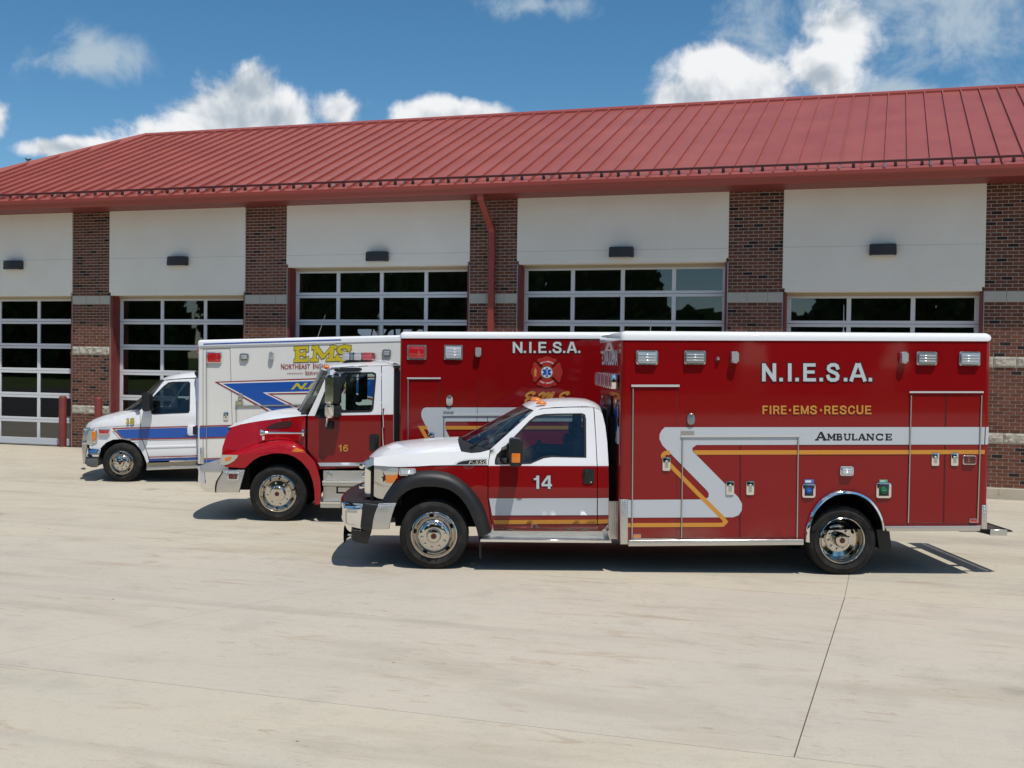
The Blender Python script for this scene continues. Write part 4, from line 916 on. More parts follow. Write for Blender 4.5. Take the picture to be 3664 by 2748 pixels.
# headlamp, side light, grille
hl = T.g(c1, [(276, 641), (360, 645), (452, 652), (456, 700), (428, 745), (395, 790), (362, 838), (338, 882), (300, 874), (272, 860)], .2)
def ylamp(x, z):
    t = max(0, (hl[2][0]-x)/(hl[2][0]-hl[0][0])); return .205+.07*t*t
LAMPG = mat('headlamp_reflector', (.62, .61, .58), .09, .92, 1)
both(lambda W_: panel('headlamp', hl, ylamp, LAMPG, A, (), .04, W_))
panel('turn_signal', T.g(d1, [(738, 440), (925, 432), (948, 455), (880, 520), (850, 560), (738, 560)], .205), lambda x, z: ylamp(x, z)-.004, AMBER, A, (), .05)
panel('lamp_bezel', T.g(d1, [(560, 535), (640, 575), (720, 600), (800, 600), (800, 615), (690, 622), (560, 575)], .22), lambda x, z: ylamp(x, z)-.004, ALU, A, (), .05)
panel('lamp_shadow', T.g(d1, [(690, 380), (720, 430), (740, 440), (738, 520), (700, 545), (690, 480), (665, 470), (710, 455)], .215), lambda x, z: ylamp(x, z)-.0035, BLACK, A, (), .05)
panel('lamp_brow', T.g(d1, [(556, 290), (950, 330), (925, 385), (700, 375), (640, 350), (556, 350)], .22), lambda x, z: ylamp(x, z)-.003, CLEARL, A, (), .05)
lamp(T, c1, 458, 655, 580, 706, CLEARL, A, .045, .014, yc(1.15)-.01, .02, 'fender_warning_light')
gx0, gz0 = T.L(c1(207, 885), .35); gx1, gz1 = T.L(c1(270, 585), .35)
# chrome grille shell with three bars across the nose
gs = T.g(c1, [(272, 575), (245, 585), (222, 612), (214, 660), (212, 760), (210, 862), (268, 862), (272, 700)], .33)
prism('grille_shell', gs, .30, WC-.30, CHROME, A, .02)
for k in range(3):
    z = gz0+.12+k*(gz1-gz0-.1)/3; box('grille_bar', (gx0-.035, .42, z), (gx0+.01, WC-.42, z+.06), CHROME, A, .015)
box('grille_mesh', (gx0-.006, .44, gz0+.06), (gx0+.0, WC-.44, gz1-.05), BLACK, A)
panel('grille_side', T.g(c1, [(217, 605), (272, 578), (273, 632), (219, 655)], .29), lambda x, z: .29, mat('blued_chrome', (.35, .45, .62), .08, 1), A, (), .1)
for (yy) in (640, 790): q = T.P(c1(190, yy), .5); lathe('grille_light', [(0, -.02), (.03, -.015), (.035, .02), (.03, .03)], (q.x, q.y, q.z), CHROME, A, 14)
box('core_support', (gx1-.02, .3, gz0-.05), (gx1+.35, WC-.3, gz1-.03), DARK, A)
# --- bumper
bmp = empty('bumper', (0, 0, 0), 0, A)
yb0 = .10
end = T.g(d1, [(70, 862), (395, 900), (386, 1000), (372, 1130), (357, 1280), (180, 1240), (110, 1205), (75, 1160), (62, 1060), (62, 930)], yb0+.02)
bx0 = min(p[0] for p in end)
def prof_bumper(name, pts, y0, y1, m, bev=.02): return prism(name, pts, y0, y1, m, bmp, bev)
face = rpoly(end, .015); sweep('chrome_face', face, yb0+.035, WC-yb0-.035, .10, CHROME, bmp, rim=.02)
capp = T.g(d1, [(95, 855), (395, 880), (392, 925), (85, 872)], yb0+.03); sweep('chrome_cap', capp, yb0+.015, WC-yb0-.015, .10, mat('blued_chrome'), bmp)
blk = T.g(d1, [(400, 872), (625, 900), (590, 990), (555, 1100), (525, 1290), (500, 1330), (365, 1285), (380, 1130), (396, 980)], yb0)
sweep('rubber_band', rpoly(blk, .01), yb0+.004, WC-yb0-.004, .10, BLACK, bmp, rim=.012)
topb = T.g(d1, [(40, 880), (110, 800), (250, 690), (420, 860), (620, 890), (620, 912), (400, 890), (90, 856), (60, 930), (38, 935)], yb0+.02)
tpz = T.L(d1(400, 860), yb0)[1]
dxr = T.L(d1(620, 900), yb0)[0]; sweep('bumper_deck', [(bx0+.03, tpz-.05), (dxr+.06, tpz-.05), (dxr+.06, tpz+.004), (bx0+.03, tpz+.004)], yb0+.02, WC-yb0-.02, .09, BLACK, bmp)
pl = T.g(d1, [(630, 880), (910, 872), (872, 960), (840, 1060), (812, 1170), (796, 1282), (525, 1284), (545, 1150), (575, 1030)], yb0-.01)
prism('diamond_plate_end', pl, yb0-.008, yb0+.05, PLATE, bmp, .004); prism('diamond_plate_end', pl, WC-yb0-.05, WC-yb0+.008, PLATE, bmp, .004)
low = T.g(d1, [(225, 1275), (525, 1300), (515, 1340), (492, 1420), (465, 1490), (430, 1518), (330, 1495), (240, 1468), (215, 1440)], yb0+.05)
sweep('lower_valance', low, yb0+.05, WC-yb0-.05, .08, BLACK, bmp, rim=.02)
ns = T.g(d1, [(130, 940), (310, 950), (308, 985), (150, 978)], yb0+.03); prism('face_slot', ns, yb0+.008, yb0+.04, mat('blued_chrome'), bmp, .004)
decal('face_notch', T.g(d1, [(105, 985), (300, 1000), (295, 1030), (130, 1020), (130, 1190), (270, 1215), (270, 1222), (112, 1196)], yb0+.02), yb0+.019, ALU, bmp)
hx, hz = T.L(d1(165, 1358), .35); tube('horn', [(hx-.05, .35, hz), (hx-.044, .35, hz), (hx-.02, .35, hz), (hx+.01, .35, hz), (hx+.06, .35, hz)], .02, BLACK, bmp, 20, [.108, .10, .055, .03, .022])
tube('horn_pipe', [(hx-.005, .30, hz), (hx+.07, .30, hz)], .012, CHROME, bmp)
# --- roof marker lamps
for k in range(5):
    p0 = (1430, 160) if k < 3 else (1480, 188); yy = [YM, YM-.16, YM+.16, .50, WC-.50][k]
    rr_ = rc[2] if k < 3 else None; x = rc[2].x-.05+abs(yy-YM)*.06; z = rc[2].z+.008-((abs(yy-YM)/YM)**2.6)*(rc[2].z-ra[1].z)-.012
    bm = bmesh.new(); bmesh.ops.create_uvsphere(bm, u_segments=14, v_segments=8, radius=1)
    for v in bm.verts: v.co = Vector((x+v.co.x*.065, yy+v.co.y*.045, z+max(-.2, v.co.z)*.036))
    from_bm('marker_lamp', bm, AMBER, A, True)
# --- mirror
ym = -.13
a, b = T.rect(c1, 1245, 440, 1350, 645, ym); mh = prism('mirror', rpoly([(a[0]+.01, a[1]), (b[0], a[1]+.005), (b[0], b[1]-.01), (a[0]+.005, b[1])], .05, 6), ym, ym+.24, BLACK, A, .025)
a, b = T.rect(c1, 1268, 548, 1330, 614, ym-.004); prism('turn_lamp', rpoly([(a[0], a[1]), (b[0], a[1]), (b[0], b[1]), (a[0], b[1])], .012), ym-.008, ym+.01, AMBER, mh, .004)
tube('arm', [T.P(c1(1250, 500), .03), T.P(c1(1210, 520), .26)], .035, BLACK, mh, 8); tube('arm', [T.P(c1(1250, 600), .03), T.P(c1(1200, 590), .24)], .035, BLACK, mh, 8)
a, b = T.rect(c1, 1245, 440, 1350, 645, ym); mo = prism('mirror', rpoly([(a[0]+.01, a[1]), (b[0], a[1]+.005), (b[0], b[1]-.01), (a[0]+.005, b[1])], .05, 6), WC-ym-.24, WC-ym, BLACK, A, .025); tube('arm', [(a[0]+.03, WC-.03, a[1]+.3), (a[0]-.02, WC-.27, a[1]+.3)], .035, BLACK, mo, 8)
# --- cab interior
ix, iz = T.L(c1(1760, 520), .6)
box('cab_floor', (T.L(c1(1150, 1000), .3)[0], .245, .36), (T.L(c1(1950, 1000), .3)[0], WC-.28, .70), DARK, A)
for yy in (.38, 1.42):
    bm = bmesh.new(); box_bm(bm, (ix-.12, yy, .95), (ix+.10, yy+.56, T.L(c1(0, 425), .6)[1]), .07); box_bm(bm, (ix-.55, yy, .85), (ix, yy+.56, 1.02), .06); from_bm('seat', bm, SEAT, A, True, 40)
    box('headrest', (ix-.06, yy+.16, T.L(c1(0, 420), .6)[1]-.02), (ix+.05, yy+.40, T.L(c1(0, 330), .6)[1]), SEAT, A, .05)
dx, dz = T.L(c1(1180, 560), .6); prism('dashboard', [(dx-.25, .9), (dx+.22, .9), (dx+.25, dz-.08), (dx+.10, dz+.03), (dx-.30, dz-.02)], .3, WC-.3, BLACK, A, .02)
sw = []; 
for k in range(25): t = 2*math.pi*k/24; sw.append((dx+.42+.07*math.sin(t), .64+.19*math.cos(t), dz+.0+.18*math.sin(t)))
tube('steering_wheel', sw, .016, BLACK, A, 8)
zz = T.L(c1(0, 905), .4)[1]
# --- running board and the panels between cab and box
rb = T.g(c1, [(1045, 1165), (1985, 1165), (1985, 1191), (1045, 1191)], .03); rx0, rx1 = rb[0][0], rb[1][0]; rz1, rz0 = rb[0][1], rb[2][1]
box('running_board', (rx0, .03, rz0), (rx1, .36, rz1), PLATE, A, .006, 1); box('kick_plate', (rx0+.02, .232, rz1-.01), (rx1-.02, .243, .52), PLATE, A); box('running_board_nosing', (rx0-.004, .022, rz0-.003), (rx1+.004, .034, rz1+.003), CHROME, A, .004, 1)
box('running_board', (rx0, WC-.36, rz0), (rx1, WC-.03, rz1), PLATE, A, .006, 1)
g0 = T.L(d4(305, 880), .25); g1 = T.L(d4(430, 1390), .25); box('gap_panel', (g0[0]-.01, .25, g1[1]), (g1[0]+.12, .30, g0[1]), PLATE, A); box('gap_latch', (T.L(d4(392, 1080), .25)[0], .235, T.L(d4(0, 1160), .25)[1]), (T.L(d4(420, 1080), .25)[0], .252, T.L(d4(0, 1075), .25)[1]), CHROME, A, .006)
box('gap_filler', (g0[0]+.02, .42, .6), (g1[0]+.1, WC-.42, T.L(c1(0, 260), .5)[1]), DARK, A)
q = T.g(d4, [(300, 1260), (330, 1430), (318, 1440), (278, 1290)], .04); prism('step_bracket', q, .03, .30, ALU, A)
fl0 = T.g(c1, [(1033, 1165), (1050, 1165), (1052, 1300), (1036, 1300)], .2); prism('mud_flap', fl0, .17, .40, BLACK, A)
# --- box body 14
def arch_pts(T, crp, c, r, a0, a1, n=24, y=0.):
    return [(c[0]+r*math.cos(a0+(a1-a0)*k/n), c[1]+r*math.sin(a0+(a1-a0)*k/n)) for k in range(n+1)]
XF = T.L(c2(119, 700))[0]; XR = T.L(c3(1381, 700))[0]
ztl = T.L(c2(125, 116))[1]; ztr = T.L(c3(1393, 123))[1]
zbl = T.L(c2(200, 1367))[1]; zbm = T.L(c2(1262, 1367))[1]; zr0 = T.L(c3(735, 1282))[1]; zr1 = T.L(c3(1325, 1282))[1]
al = [T.L(d5(*p)) for p in [(186, 960), (184, 800), (200, 690), (235, 580), (290, 460), (380, 340), (480, 250), (600, 180), (720, 148), (840, 140), (960, 152), (1080, 195), (1190, 265), (1280, 360), (1350, 470), (1400, 580), (1432, 720), (1440, 765)]]
al = crom(al, 3)
CRN = .055
outl = [(XF+CRN, zbl), (XF+CRN, ztl), (XR-CRN, ztr), (XR-CRN, zr1), (al[-1][0]+.02, zr0), *[(p[0], p[1]) for p in al[::-1]], (al[0][0]-.02, zbm)]
body = empty('body_box', (0, 0, 0), 0, A)
panel('side_wall', outl, lambda x, z: 0., RED, body, (), .22); panel('side_wall', outl, lambda x, z: 0., RED, body, (), .22, WC)
def corner(x, sx, y, sy, zb, zt):
    cs = []
    for z in (zb, zt): cs.append([(x+sx*(CRN-CRN*math.sin(math.pi/2*k/6)), y+sy*(CRN-CRN*math.cos(math.pi/2*k/6)), z) for k in range(7)])
    # starts at the side wall, ends on the end wall
    loft('corner_post', cs, RED, body)
for (y, sy) in ((0, 1), (WC, -1)): corner(XF, 1, y, sy, zbl, ztl); corner(XR, -1, y, sy, zr1, ztr)
mesh('front_wall', [(XF, CRN, zbl), (XF, WC-CRN, zbl), (XF, WC-CRN, ztl), (XF, CRN, ztl)], [(0, 1, 2, 3)], RED, body); mesh('rear_wall', [(XR, CRN, zr1), (XR, WC-CRN, zr1), (XR, WC-CRN, ztr), (XR, CRN, ztr)], [(0, 1, 2, 3)], RED, body)
mesh('body_floor', [(XF, .02, zbl+.02), (XR, .02, zr1+.02), (XR, WC-.02, zr1+.02), (XF, WC-.02, zbl+.02)], [(0, 1, 2, 3)], DARK, body)
loft('wheel_housing', [[(p[0], .01, p[1]) for p in al], [(p[0], .65, p[1]) for p in al]], DARK, body); prism('housing_wall', al, .62, .66, DARK, body); prism('housing_wall', al, WC-.66, WC-.62, DARK, body)
# roof cap
rt = T.L(c2(400, 63))[1]; rtr = T.L(c3(1300, 72))[1]; ZL0, ZR0 = ztl-.002, ztr-.002
bm = bmesh.new(); v = [bm.verts.new(p) for p in ((XF-.012, -.012, ZL0), (XR+.012, -.012, ZR0), (XR+.012, WC+.012, ZR0), (XF-.012, WC+.012, ZL0), (XF-.012, -.012, rt), (XR+.012, -.012, rtr), (XR+.012, WC+.012, rtr), (XF-.012, WC+.012, rt))]
for f in ((0, 1, 5, 4), (1, 2, 6, 5), (2, 3, 7, 6), (3, 0, 4, 7), (4, 5, 6, 7), (3, 2, 1, 0)): bm.faces.new([v[i] for i in f])
bm.edges.ensure_lookup_table(); es = [e for e in bm.edges if (e.verts[0].co.z > ZL0+.03 and e.verts[1].co.z > ZL0+.03)]+[e for e in bm.edges if abs(e.verts[0].co.x-e.verts[1].co.x) < .01 and abs(e.verts[0].co.y-e.verts[1].co.y) < .01]
bmesh.ops.bevel(bm, geom=list(set(es)), offset=.068, segments=5, affect='EDGES', profile=.5); from_bm('roof_cap', bm, WHITE, body, True, 50)
for xx, yy in ((2330, 1184), (3016, 1184)):
    p = T.P((xx, yy), .6); lathe('roof_bolt', [(0, -.0), (.012, .0)], (p.x, .6, p.z), CHROME, body, 8) if False else None
q = T.P(b3(1060, 1270), .8); tube('antenna', [(q.x, .8, rt-.01), (q.x, .8, rt+.02), (q.x+.005, .8, rt+.16)], .004, mat('antenna_grey', (.3, .3, .3), .4, .6), A, 6, [.02, .008, .003])
q = T.P(b4(703, 1515), .5); tube('antenna', [(q.x, .5, rtr-.01), (q.x, .5, rtr+.025), (q.x, .5, rtr+.33)], .004, mat('antenna_grey'), A, 6, [.02, .006, .003])
# guards, skirts, fenderette
def dots(T, crp, n, xa, ya, xb, yb, parent, y, r=.009):
    me = None
    for k in range(n):
        t = k/(n-1); x, z = T.L(crp(xa+(xb-xa)*t, ya+(yb-ya)*t), y)
        if me is None: o = lathe('led', [(r, .003), (r*.8, -.003), (0, -.005)], (0, 0, 0), CHROME, parent, 8); me = o.data
        else: o = bpy.data.objects.new('led', me); COL.objects.link(o); o.parent = parent
        o.location = (x, y, z)
cg = T.g(c2, [(117, 1112), (169, 1112), (168, 1392), (121, 1392)]); o = prism('corner_guard', cg, -.012, .06, PLATE, A, .006); dots(T, d4, 15, 484, 872, 478, 1428, o, -.014)
cg = T.g(c3, [(1330, 1146), (1366, 1146), (1363, 1298), (1327, 1296)]); o = prism('corner_guard', cg, -.012, .06, PLATE, A, .006); dots(T, e8, 8, 1164, 283, 1152, 656, o, -.014)
sk = T.g(c2, [(171, 1367), (1266, 1362), (1266, 1396), (172, 1405)], -.02); prism('skirt_rail', sk, -.03, .10, PLATE, body, .006); tube('skirt_edge', [(sk[0][0]+.01, -.032, sk[0][1]-.004), (sk[1][0]-.01, -.032, sk[1][1]-.004)], .008, CHROME, body, 8)
sk = T.g(c3, [(722, 1279), (1326, 1277), (1320, 1309), (740, 1311)], -.02); prism('skirt_rail', sk, -.03, .10, PLATE, body, .006); tube('skirt_edge', [(sk[0][0]+.01, -.032, sk[0][1]-.004), (sk[1][0]-.01, -.032, sk[1][1]-.004)], .008, CHROME, body, 8)
oa = [T.L(d5(*p), -.02) for p in [(105, 970), (104, 820), (112, 700), (150, 600), (180, 500), (235, 395), (325, 275), (440, 170), (580, 95), (720, 66), (850, 62), (980, 80), (1110, 125), (1235, 205), (1330, 310), (1400, 420), (1455, 560), (1484, 690), (1490, 768)]]
ia = [T.L(d5(*p), -.02) for p in [(186, 972), (184, 800), (200, 690), (235, 580), (290, 460), (380, 340), (480, 250), (600, 180), (720, 148), (840, 140), (960, 152), (1080, 195), (1190, 265), (1280, 360), (1350, 470), (1400, 580), (1425, 690), (1438, 765)]]
N = 44; oa = resample(crom(oa, 4), N); ia = resample(crom(ia, 4), N); m1 = [a_.lerp(b_, .3) for a_, b_ in zip(oa, ia)]; m2 = [a_.lerp(b_, .75) for a_, b_ in zip(oa, ia)]
Cc = lambda c, y: [(p.x, y, p.y) for p in c]
loft('fenderette', [Cc(oa, .0), Cc(oa, -.02), Cc(m1, -.05), Cc(m2, -.055), Cc(ia, -.04), Cc(ia, .03)], CHROME, body)
fl0 = T.g(c3, [(672, 1300), (752, 1300), (772, 1450), (690, 1420)], .15); prism('mud_flap', fl0, .14, .62, BLACK, A)
# compartment doors: proud skins with trims
def cdoor(crp, pts, parent=body, y=-.004):
    q = T.g(crp, pts, 0.); return prism('compartment_door', q, y, .002, RED, parent, .002, 1)
k1_ = cdoor(c2, [(203, 420), (476, 420), (468, 1352), (196, 1354)]); k2_ = cdoor(c2, [(512, 736), (868, 735), (863, 1350), (506, 1352)]); k3_ = cdoor(c2, [(876, 735), (1230, 734), (1222, 1348), (871, 1350)])
k4_ = cdoor(c3, [(892, 460), (1104, 461), (1088, 1259), (874, 1258)]); k5_ = cdoor(c3, [(1112, 461), (1328, 460), (1302, 1260), (1096, 1259)])
seam(T, c2, [(476, 420), (468, 1352)], body); seam(T, c2, [(872, 735), (867, 1350)], body); seam(T, c3, [(1108, 461), (1092, 1259)], body)
trim(T, c2, 190, 402, 490, 402, body, 'drip_rail', RAIL, .026); trim(T, c2, 499, 717, 1240, 715, body, 'drip_rail', RAIL, .024); trim(T, c3, 879, 442, 1341, 442, body, 'drip_rail', RAIL, .02)
trim(T, c2, 201, 420, 194, 1356, body); trim(T, c2, 510, 733, 503, 1352, body, t=.010); trim(T, c2, 1232, 733, 1224, 1350, body); trim(T, c3, 890, 462, 871, 1258, body); trim(T, c3, 1330, 462, 1304, 1258, body)
trim(T, c2, 200, 1358, 466, 1358, body, 'door_sill_trim', CHROME, .010)
# decals
def rp2(crp, pts, rr): return rpoly(T.g(crp, pts, -.007), rr)
YD = -.0068
zst = [(430, 661), (2420, 660), (2420, 769), (612, 772), (640, 775), (600, 773), (572, 800), (585, 830), (780, 1030)]
# silver Z: upper band, slanting link and lower band are one outline
out = [(400, 661), (1500, 661), (1500, 770), (598, 772), (572, 790), (572, 808), (600, 838), (860, 1100), (882, 1140), (880, 1180), (862, 1210), (825, 1224), (168, 1226), (168, 1115), (640, 1112), (672, 1100), (674, 1075), (664, 1058), (385, 775), (366, 735), (367, 705), (380, 680)]
LFT = T.g(c2, out, YD)
# right end of the upper band follows the rear corner post
e_top = T.L(c3(1352, 660), YD); e_bot = T.L(c3(1347, 769), YD); LFT[1] = e_top; LFT[2] = e_bot
decal('silver_stripe', LFT, YD, GREYW, body)
cpost = T.g(c3, [(1357, 660), (1383, 660), (1379, 769), (1352, 769)], .0); panel('silver_stripe', cpost, lambda x, z: .002+ (max(0, x-(XR-CRN))**2)/(CRN*1.6)-.008, GREYW, body, (), .02)
gb = [T.L(c2(575, 805), YD), T.L(c3(1352, 803), YD), T.L(c3(1350, 829), YD), T.L(c2(597, 833), YD)]; decal('gold_stripe', gb, YD-.0006, GOLD, body)
gp2 = T.g(c2, [(408, 820), (392, 828), (384, 848), (392, 862), (420, 880), (770, 1238), (778, 1250), (770, 1262), (750, 1270), (168, 1273)], YD); strip('gold_stripe', rpoly(gp2, .03, 4), .052, YD-.0006, GOLD, body) if False else None
strip('gold_stripe', crom(T.g(c2, [(432, 821), (405, 822), (388, 838), (400, 862), (440, 905)], YD), 4)+T.g(c2, [(600, 1068), (765, 1232)], YD)+T.g(c2, [(779, 1252), (762, 1270), (740, 1271), (168, 1273)], YD), .049, YD-.0008, GOLD, body)
X = lambda x: (c2(x, 0)[0]-2750)/.57268
sans('lettering', T, c3, [('N', X(1010), X(1092)), ('.', X(1115), X(1137)), ('I', X(1160), X(1200)), ('.', X(1214), X(1237)), ('E', X(1266), X(1345)), ('.', X(1365), X(1388)), ('S', 362, 443), ('.', 470, 492), ('A', 506, 612), ('.', 624, 648)], 262, 375, YD-.002, GREYW, body, OUTL)
F0 = [('F', 1010, 1045), ('I', 1051, 1068), ('R', 1076, 1117), ('E', 1126, 1161), ('b', 1171, 1192), ('E', 1203, 1240), ('M', 1249, 1298), ('S', 1306, 1350), ('b', 1364, 1386)]
F1 = [('R', 348, 389), ('E', 398, 436), ('S', 444, 488), ('C', 494, 540), ('U', 549, 592), ('E', 604, 643)]
sans('lettering', T, c3, [(c, X(a_), X(b_)) for c, a_, b_ in F0]+F1, 526, 580, YD-.002, GOLDT, body)
its = []; xs = [(292, 362, 693), (368, 418, 703), (424, 463, 703), (470, 514, 703), (520, 554, 703), (558, 607, 703), (612, 660, 703), (668, 718, 703), (730, 774, 703)]
for ch, (x0, x1, yt_) in zip('AMBULANCE', xs): its.append((ch, T.L(c3(x0, 742), YD), T.L(c3(x1, 742), YD), T.L(c3(x0, yt_), YD)))
serif_text('lettering', its, YD-.001, OUTL, body, .045)
# lights and fittings on the side
lamp(T, c2, 217, 182, 356, 270, CLEARL, A, .05, .016, 0., .035); lamp(T, c2, 518, 183, 654, 268, mat('grey_lens', (.22, .24, .25), .15, .3, 1), A, .05, .016, 0., .03); lamp(T, c3, 920, 190, 1049, 273, mat('grey_lens'), A, .05, .016, 0., .03); lamp(T, c3, 1186, 190, 1319, 276, CLEARL, A, .05, .016, 0., .03)
lamp(T, c3, 443, 905, 528, 963, CLEARL, A, .05, .014, 0., .025); lamp(T, c3, 1209, 837, 1293, 893, DREDLENS, A, .04, .010, 0., .02, 'tail_light')
for (cr_, x0, x1, y0, y1) in ((c2, 809, 853, 188, 260), (c3, 818, 859, 190, 262)):
    a, b = T.rect(cr_, x0, y0, x1, y1); m_ = prism('clearance_lamp', rpoly([(a[0], a[1]), (b[0], a[1]), (b[0], b[1]), (a[0], b[1])], .02), -.085, .0, SHELL, A, .03, 3)
x, z = T.L(c2(729, 228)); lathe('camera_dome', [(.03, 0), (.026, -.02), (.012, -.045), (0, -.05)], (x, 0, z-.01), ALU, A, 16)
a, b = T.rect(c2, 537, 580, 585, 645); o = prism('outlet_cover', rpoly([(a[0], a[1]), (b[0], a[1]), (b[0], b[1]), (a[0], b[1])], .04), -.03, 0, mat('grey_zinc', (.30, .31, .32), .35, .7), A, .01); box('hinge', (a[0]+.02, -.04, b[1]-.01), (b[0]-.02, 0, b[1]+.012), ALU, o, .004, 1)
a, b = T.rect(c2, 499, 686, 582, 708); box('door_label', (a[0], -.012, a[1]), (b[0], -.007, b[1]), ALU, A)
for (cr_, q) in ((c2, (384, 848, 433, 932)), (c2, (781, 998, 831, 1083)), (c2, (907, 998, 956, 1083)), (c3, (1016, 822, 1064, 901)), (c3, (1137, 822, 1184, 901))): latch(T, cr_, *q, A, -.004)
a, b = T.rect(c2, 202, 1327, 249, 1351); o = prism('reflector', rpoly([(a[0], a[1]), (b[0], a[1]), (b[0], b[1]), (a[0], b[1])], .004), -.014, 0, ALU, A, .002); box('reflector_face', (a[0]+.008, -.017, a[1]+.008), (b[0]-.008, -.013, b[1]-.008), AMBER, o)
a, b = T.rect(c3, 1253, 1231, 1302, 1256); o = prism('reflector', rpoly([(a[0], a[1]), (b[0], a[1]), (b[0], b[1]), (a[0], b[1])], .004), -.014, 0, ALU, A, .002); box('reflector_face', (a[0]+.008, -.017, a[1]+.008), (b[0]-.008, -.013, b[1]-.008), REDLENS, o)
def filler(q, lab, capm, labm):
    a, b = T.rect(c3, *q); w = b[0]-a[0]; o = prism('fuel_filler', rpoly([(a[0], a[1]), (b[0], a[1]), (b[0], b[1]), (a[0], b[1])], .02), -.02, 0, CHROME, A, .008)
    box('recess', (a[0]+w*.16, -.0215, a[1]+w*.14), (b[0]-w*.16, -.0195, b[1]-w*.1), mat('filler_recess', (.03, .028, .035), .5), o); cx, cz = (a[0]+b[0])/2-.005, (a[1]+b[1])/2; lathe('filler_cap', [(0, -.045), (w*.22, -.043), (w*.25, -.02), (w*.25, .0)], (cx, 0, cz), capm, o, 18); box('cap_grip', (cx-w*.2, -.058, cz-.008), (cx+w*.2, -.043, cz+.008), capm, o, .004, 1)
    a, b = T.rect(c3, *lab); box('filler_label', (a[0], -.008, a[1]), (b[0], -.004, b[1]), labm, o); box('label_print', (a[0]+.012, -.009, a[1]+.012), (b[0]-.03, -.0082, b[1]-.012), VWHITE, o)
filler((208, 1015, 291, 1100), (222, 987, 281, 1012), BLUEP, mat('blue_label', (.06, .17, .42), .4)); filler((670, 1008, 764, 1102), (691, 989, 741, 1006), GREEN, mat('green_label', (.10, .45, .32), .4))
# rear step
sx0, szt = T.L(e8(1262, 700), .12); sx1, szb = T.L(e8(1578, 812), .12)
st = empty('rear_step', (0, 0, 0), 0, A)
for yy in (.12, WC-.17): box('step_end', (sx0, yy, szb), (sx1, yy+.05, szt), PLATE, st, .004, 1)
for k in range(9): yv = sx0+.02+k*(sx1-sx0-.04)/8; box('tread_bar', (yv-.008, .17, szt-.04), (yv+.008, WC-.17, szt-.006), ALU, st)
for k in range(14): yv = .2+k*(WC-.4)/13; box('tread_cross', (sx0+.01, yv, szt-.035), (sx1-.01, yv+.02, szt-.015), ALU, st)
box('step_bumper', (sx1+.001, .14, szb+.04), (sx1+.075, WC-.14, szt-.01), BLACK, st, .015)
for yy in (.5, WC-.6): prism('step_arm', [(XR-.6, szb+.05), (XR-.1, szb+.05), (sx0+.02, szb+.01), (sx0+.02, szt-.02), (XR-.1, szt-.01), (XR-.6, szt)], yy, yy+.1, DARK, st)
prism('step_plate', T.g(e8, [(695, 738), (1000, 738), (1262, 800), (1262, 700), (1085, 690), (1085, 735)], .16), .16, .2, DARK, st)
# --- front face of the box above the cab
xf = XF-.004
def fq(name, y0, z0, y1, z1, m, par=A, d=.0): return mesh(name, [(xf-d, y0, z0), (xf-d, y1, z0), (xf-d, y1, z1), (xf-d, y0, z1)], [(0, 1, 2, 3)], m, par)
vs, fs = mesh_text('AMBULANCE', .03); xs = [v.x for v in vs]; zs = [v.y for v in vs]; x0, x1, z0, z1 = min(xs), max(xs), min(zs), max(zs); zt_ = ztl
mesh('front_lettering', [(xf, .30+(v.x-x0)/(x1-x0)*(WC-.6), zt_-.30+(v.y-z0)/(z1-z0)*.19) for v in vs], fs, GREYW, A)
lb = empty('light_bar', (0, 0, 0), 0, A)
for k in range(9):
    y = .16+k*.235; box('light_module', (xf-.085, y+.012, zt_-.58), (xf-.0, y+.222, zt_-.40), CHROME, lb, .02); box('module_lens', (xf-.094, y+.03, zt_-.555), (xf-.08, y+.205, zt_-.425), CLEARL if k % 2 else mat('grey_lens'), lb, .008)
box('front_window', (xf-.015, .85, zt_-.85), (xf, 1.55, zt_-.68), BLACK, A, .01)
vs, fs = mesh_text('NIESA', .03); xs = [v.x for v in vs]; zs = [v.y for v in vs]; x0, x1, z0, z1 = min(xs), max(xs), min(zs), max(zs)
mesh('front_lettering', [(xf, 1.62-(v.x-x0)/(x1-x0)*.85, zt_-1.10+(v.y-z0)/(z1-z0)*.20) for v in vs], fs, GREYW, A)
def star(name, f, r, m, par, n=6):
    pts = []
    w_ = .29*r
    for k in range(6):
        a_ = math.pi/2+k*math.pi/3; d = Vector((math.cos(a_), math.sin(a_))); t = Vector((-d.y, d.x)); pts += [d*r-t*w_, d*r+t*w_, (d*math.cos(math.pi/6)+t*math.sin(math.pi/6))*w_*1.9]
    polys = [[Vector((p.x, p.y, 0)) for p in pts]]; tr = tessellate_polygon(polys); return mesh(name, [f(p) for p in pts], [tuple(t) for t in tr], m, par)
star('star_of_life', lambda p: (xf-.001, .42+p.x, zt_-.95+p.y), .24, VWHITE, A); star('star_of_life', lambda p: (xf-.003, .42+p.x, zt_-.95+p.y), .21, BLUE, A)
star('star_of_life', lambda p: (xf-.001, 2.02+p.x, zt_-.95+p.y), .24, VWHITE, A); star('star_of_life', lambda p: (xf-.003, 2.02+p.x, zt_-.95+p.y), .21, BLUE, A)
fq('front_stripe', .06, T.L(c2(0, 770))[1], WC-.06, T.L(c2(0, 661))[1], GREYW)
box('ventilator', (xf-.10, .7, T.L(c1(0, 640))[1]), (xf, 1.8, T.L(c1(0, 215))[1]), BLACK, A, .03)
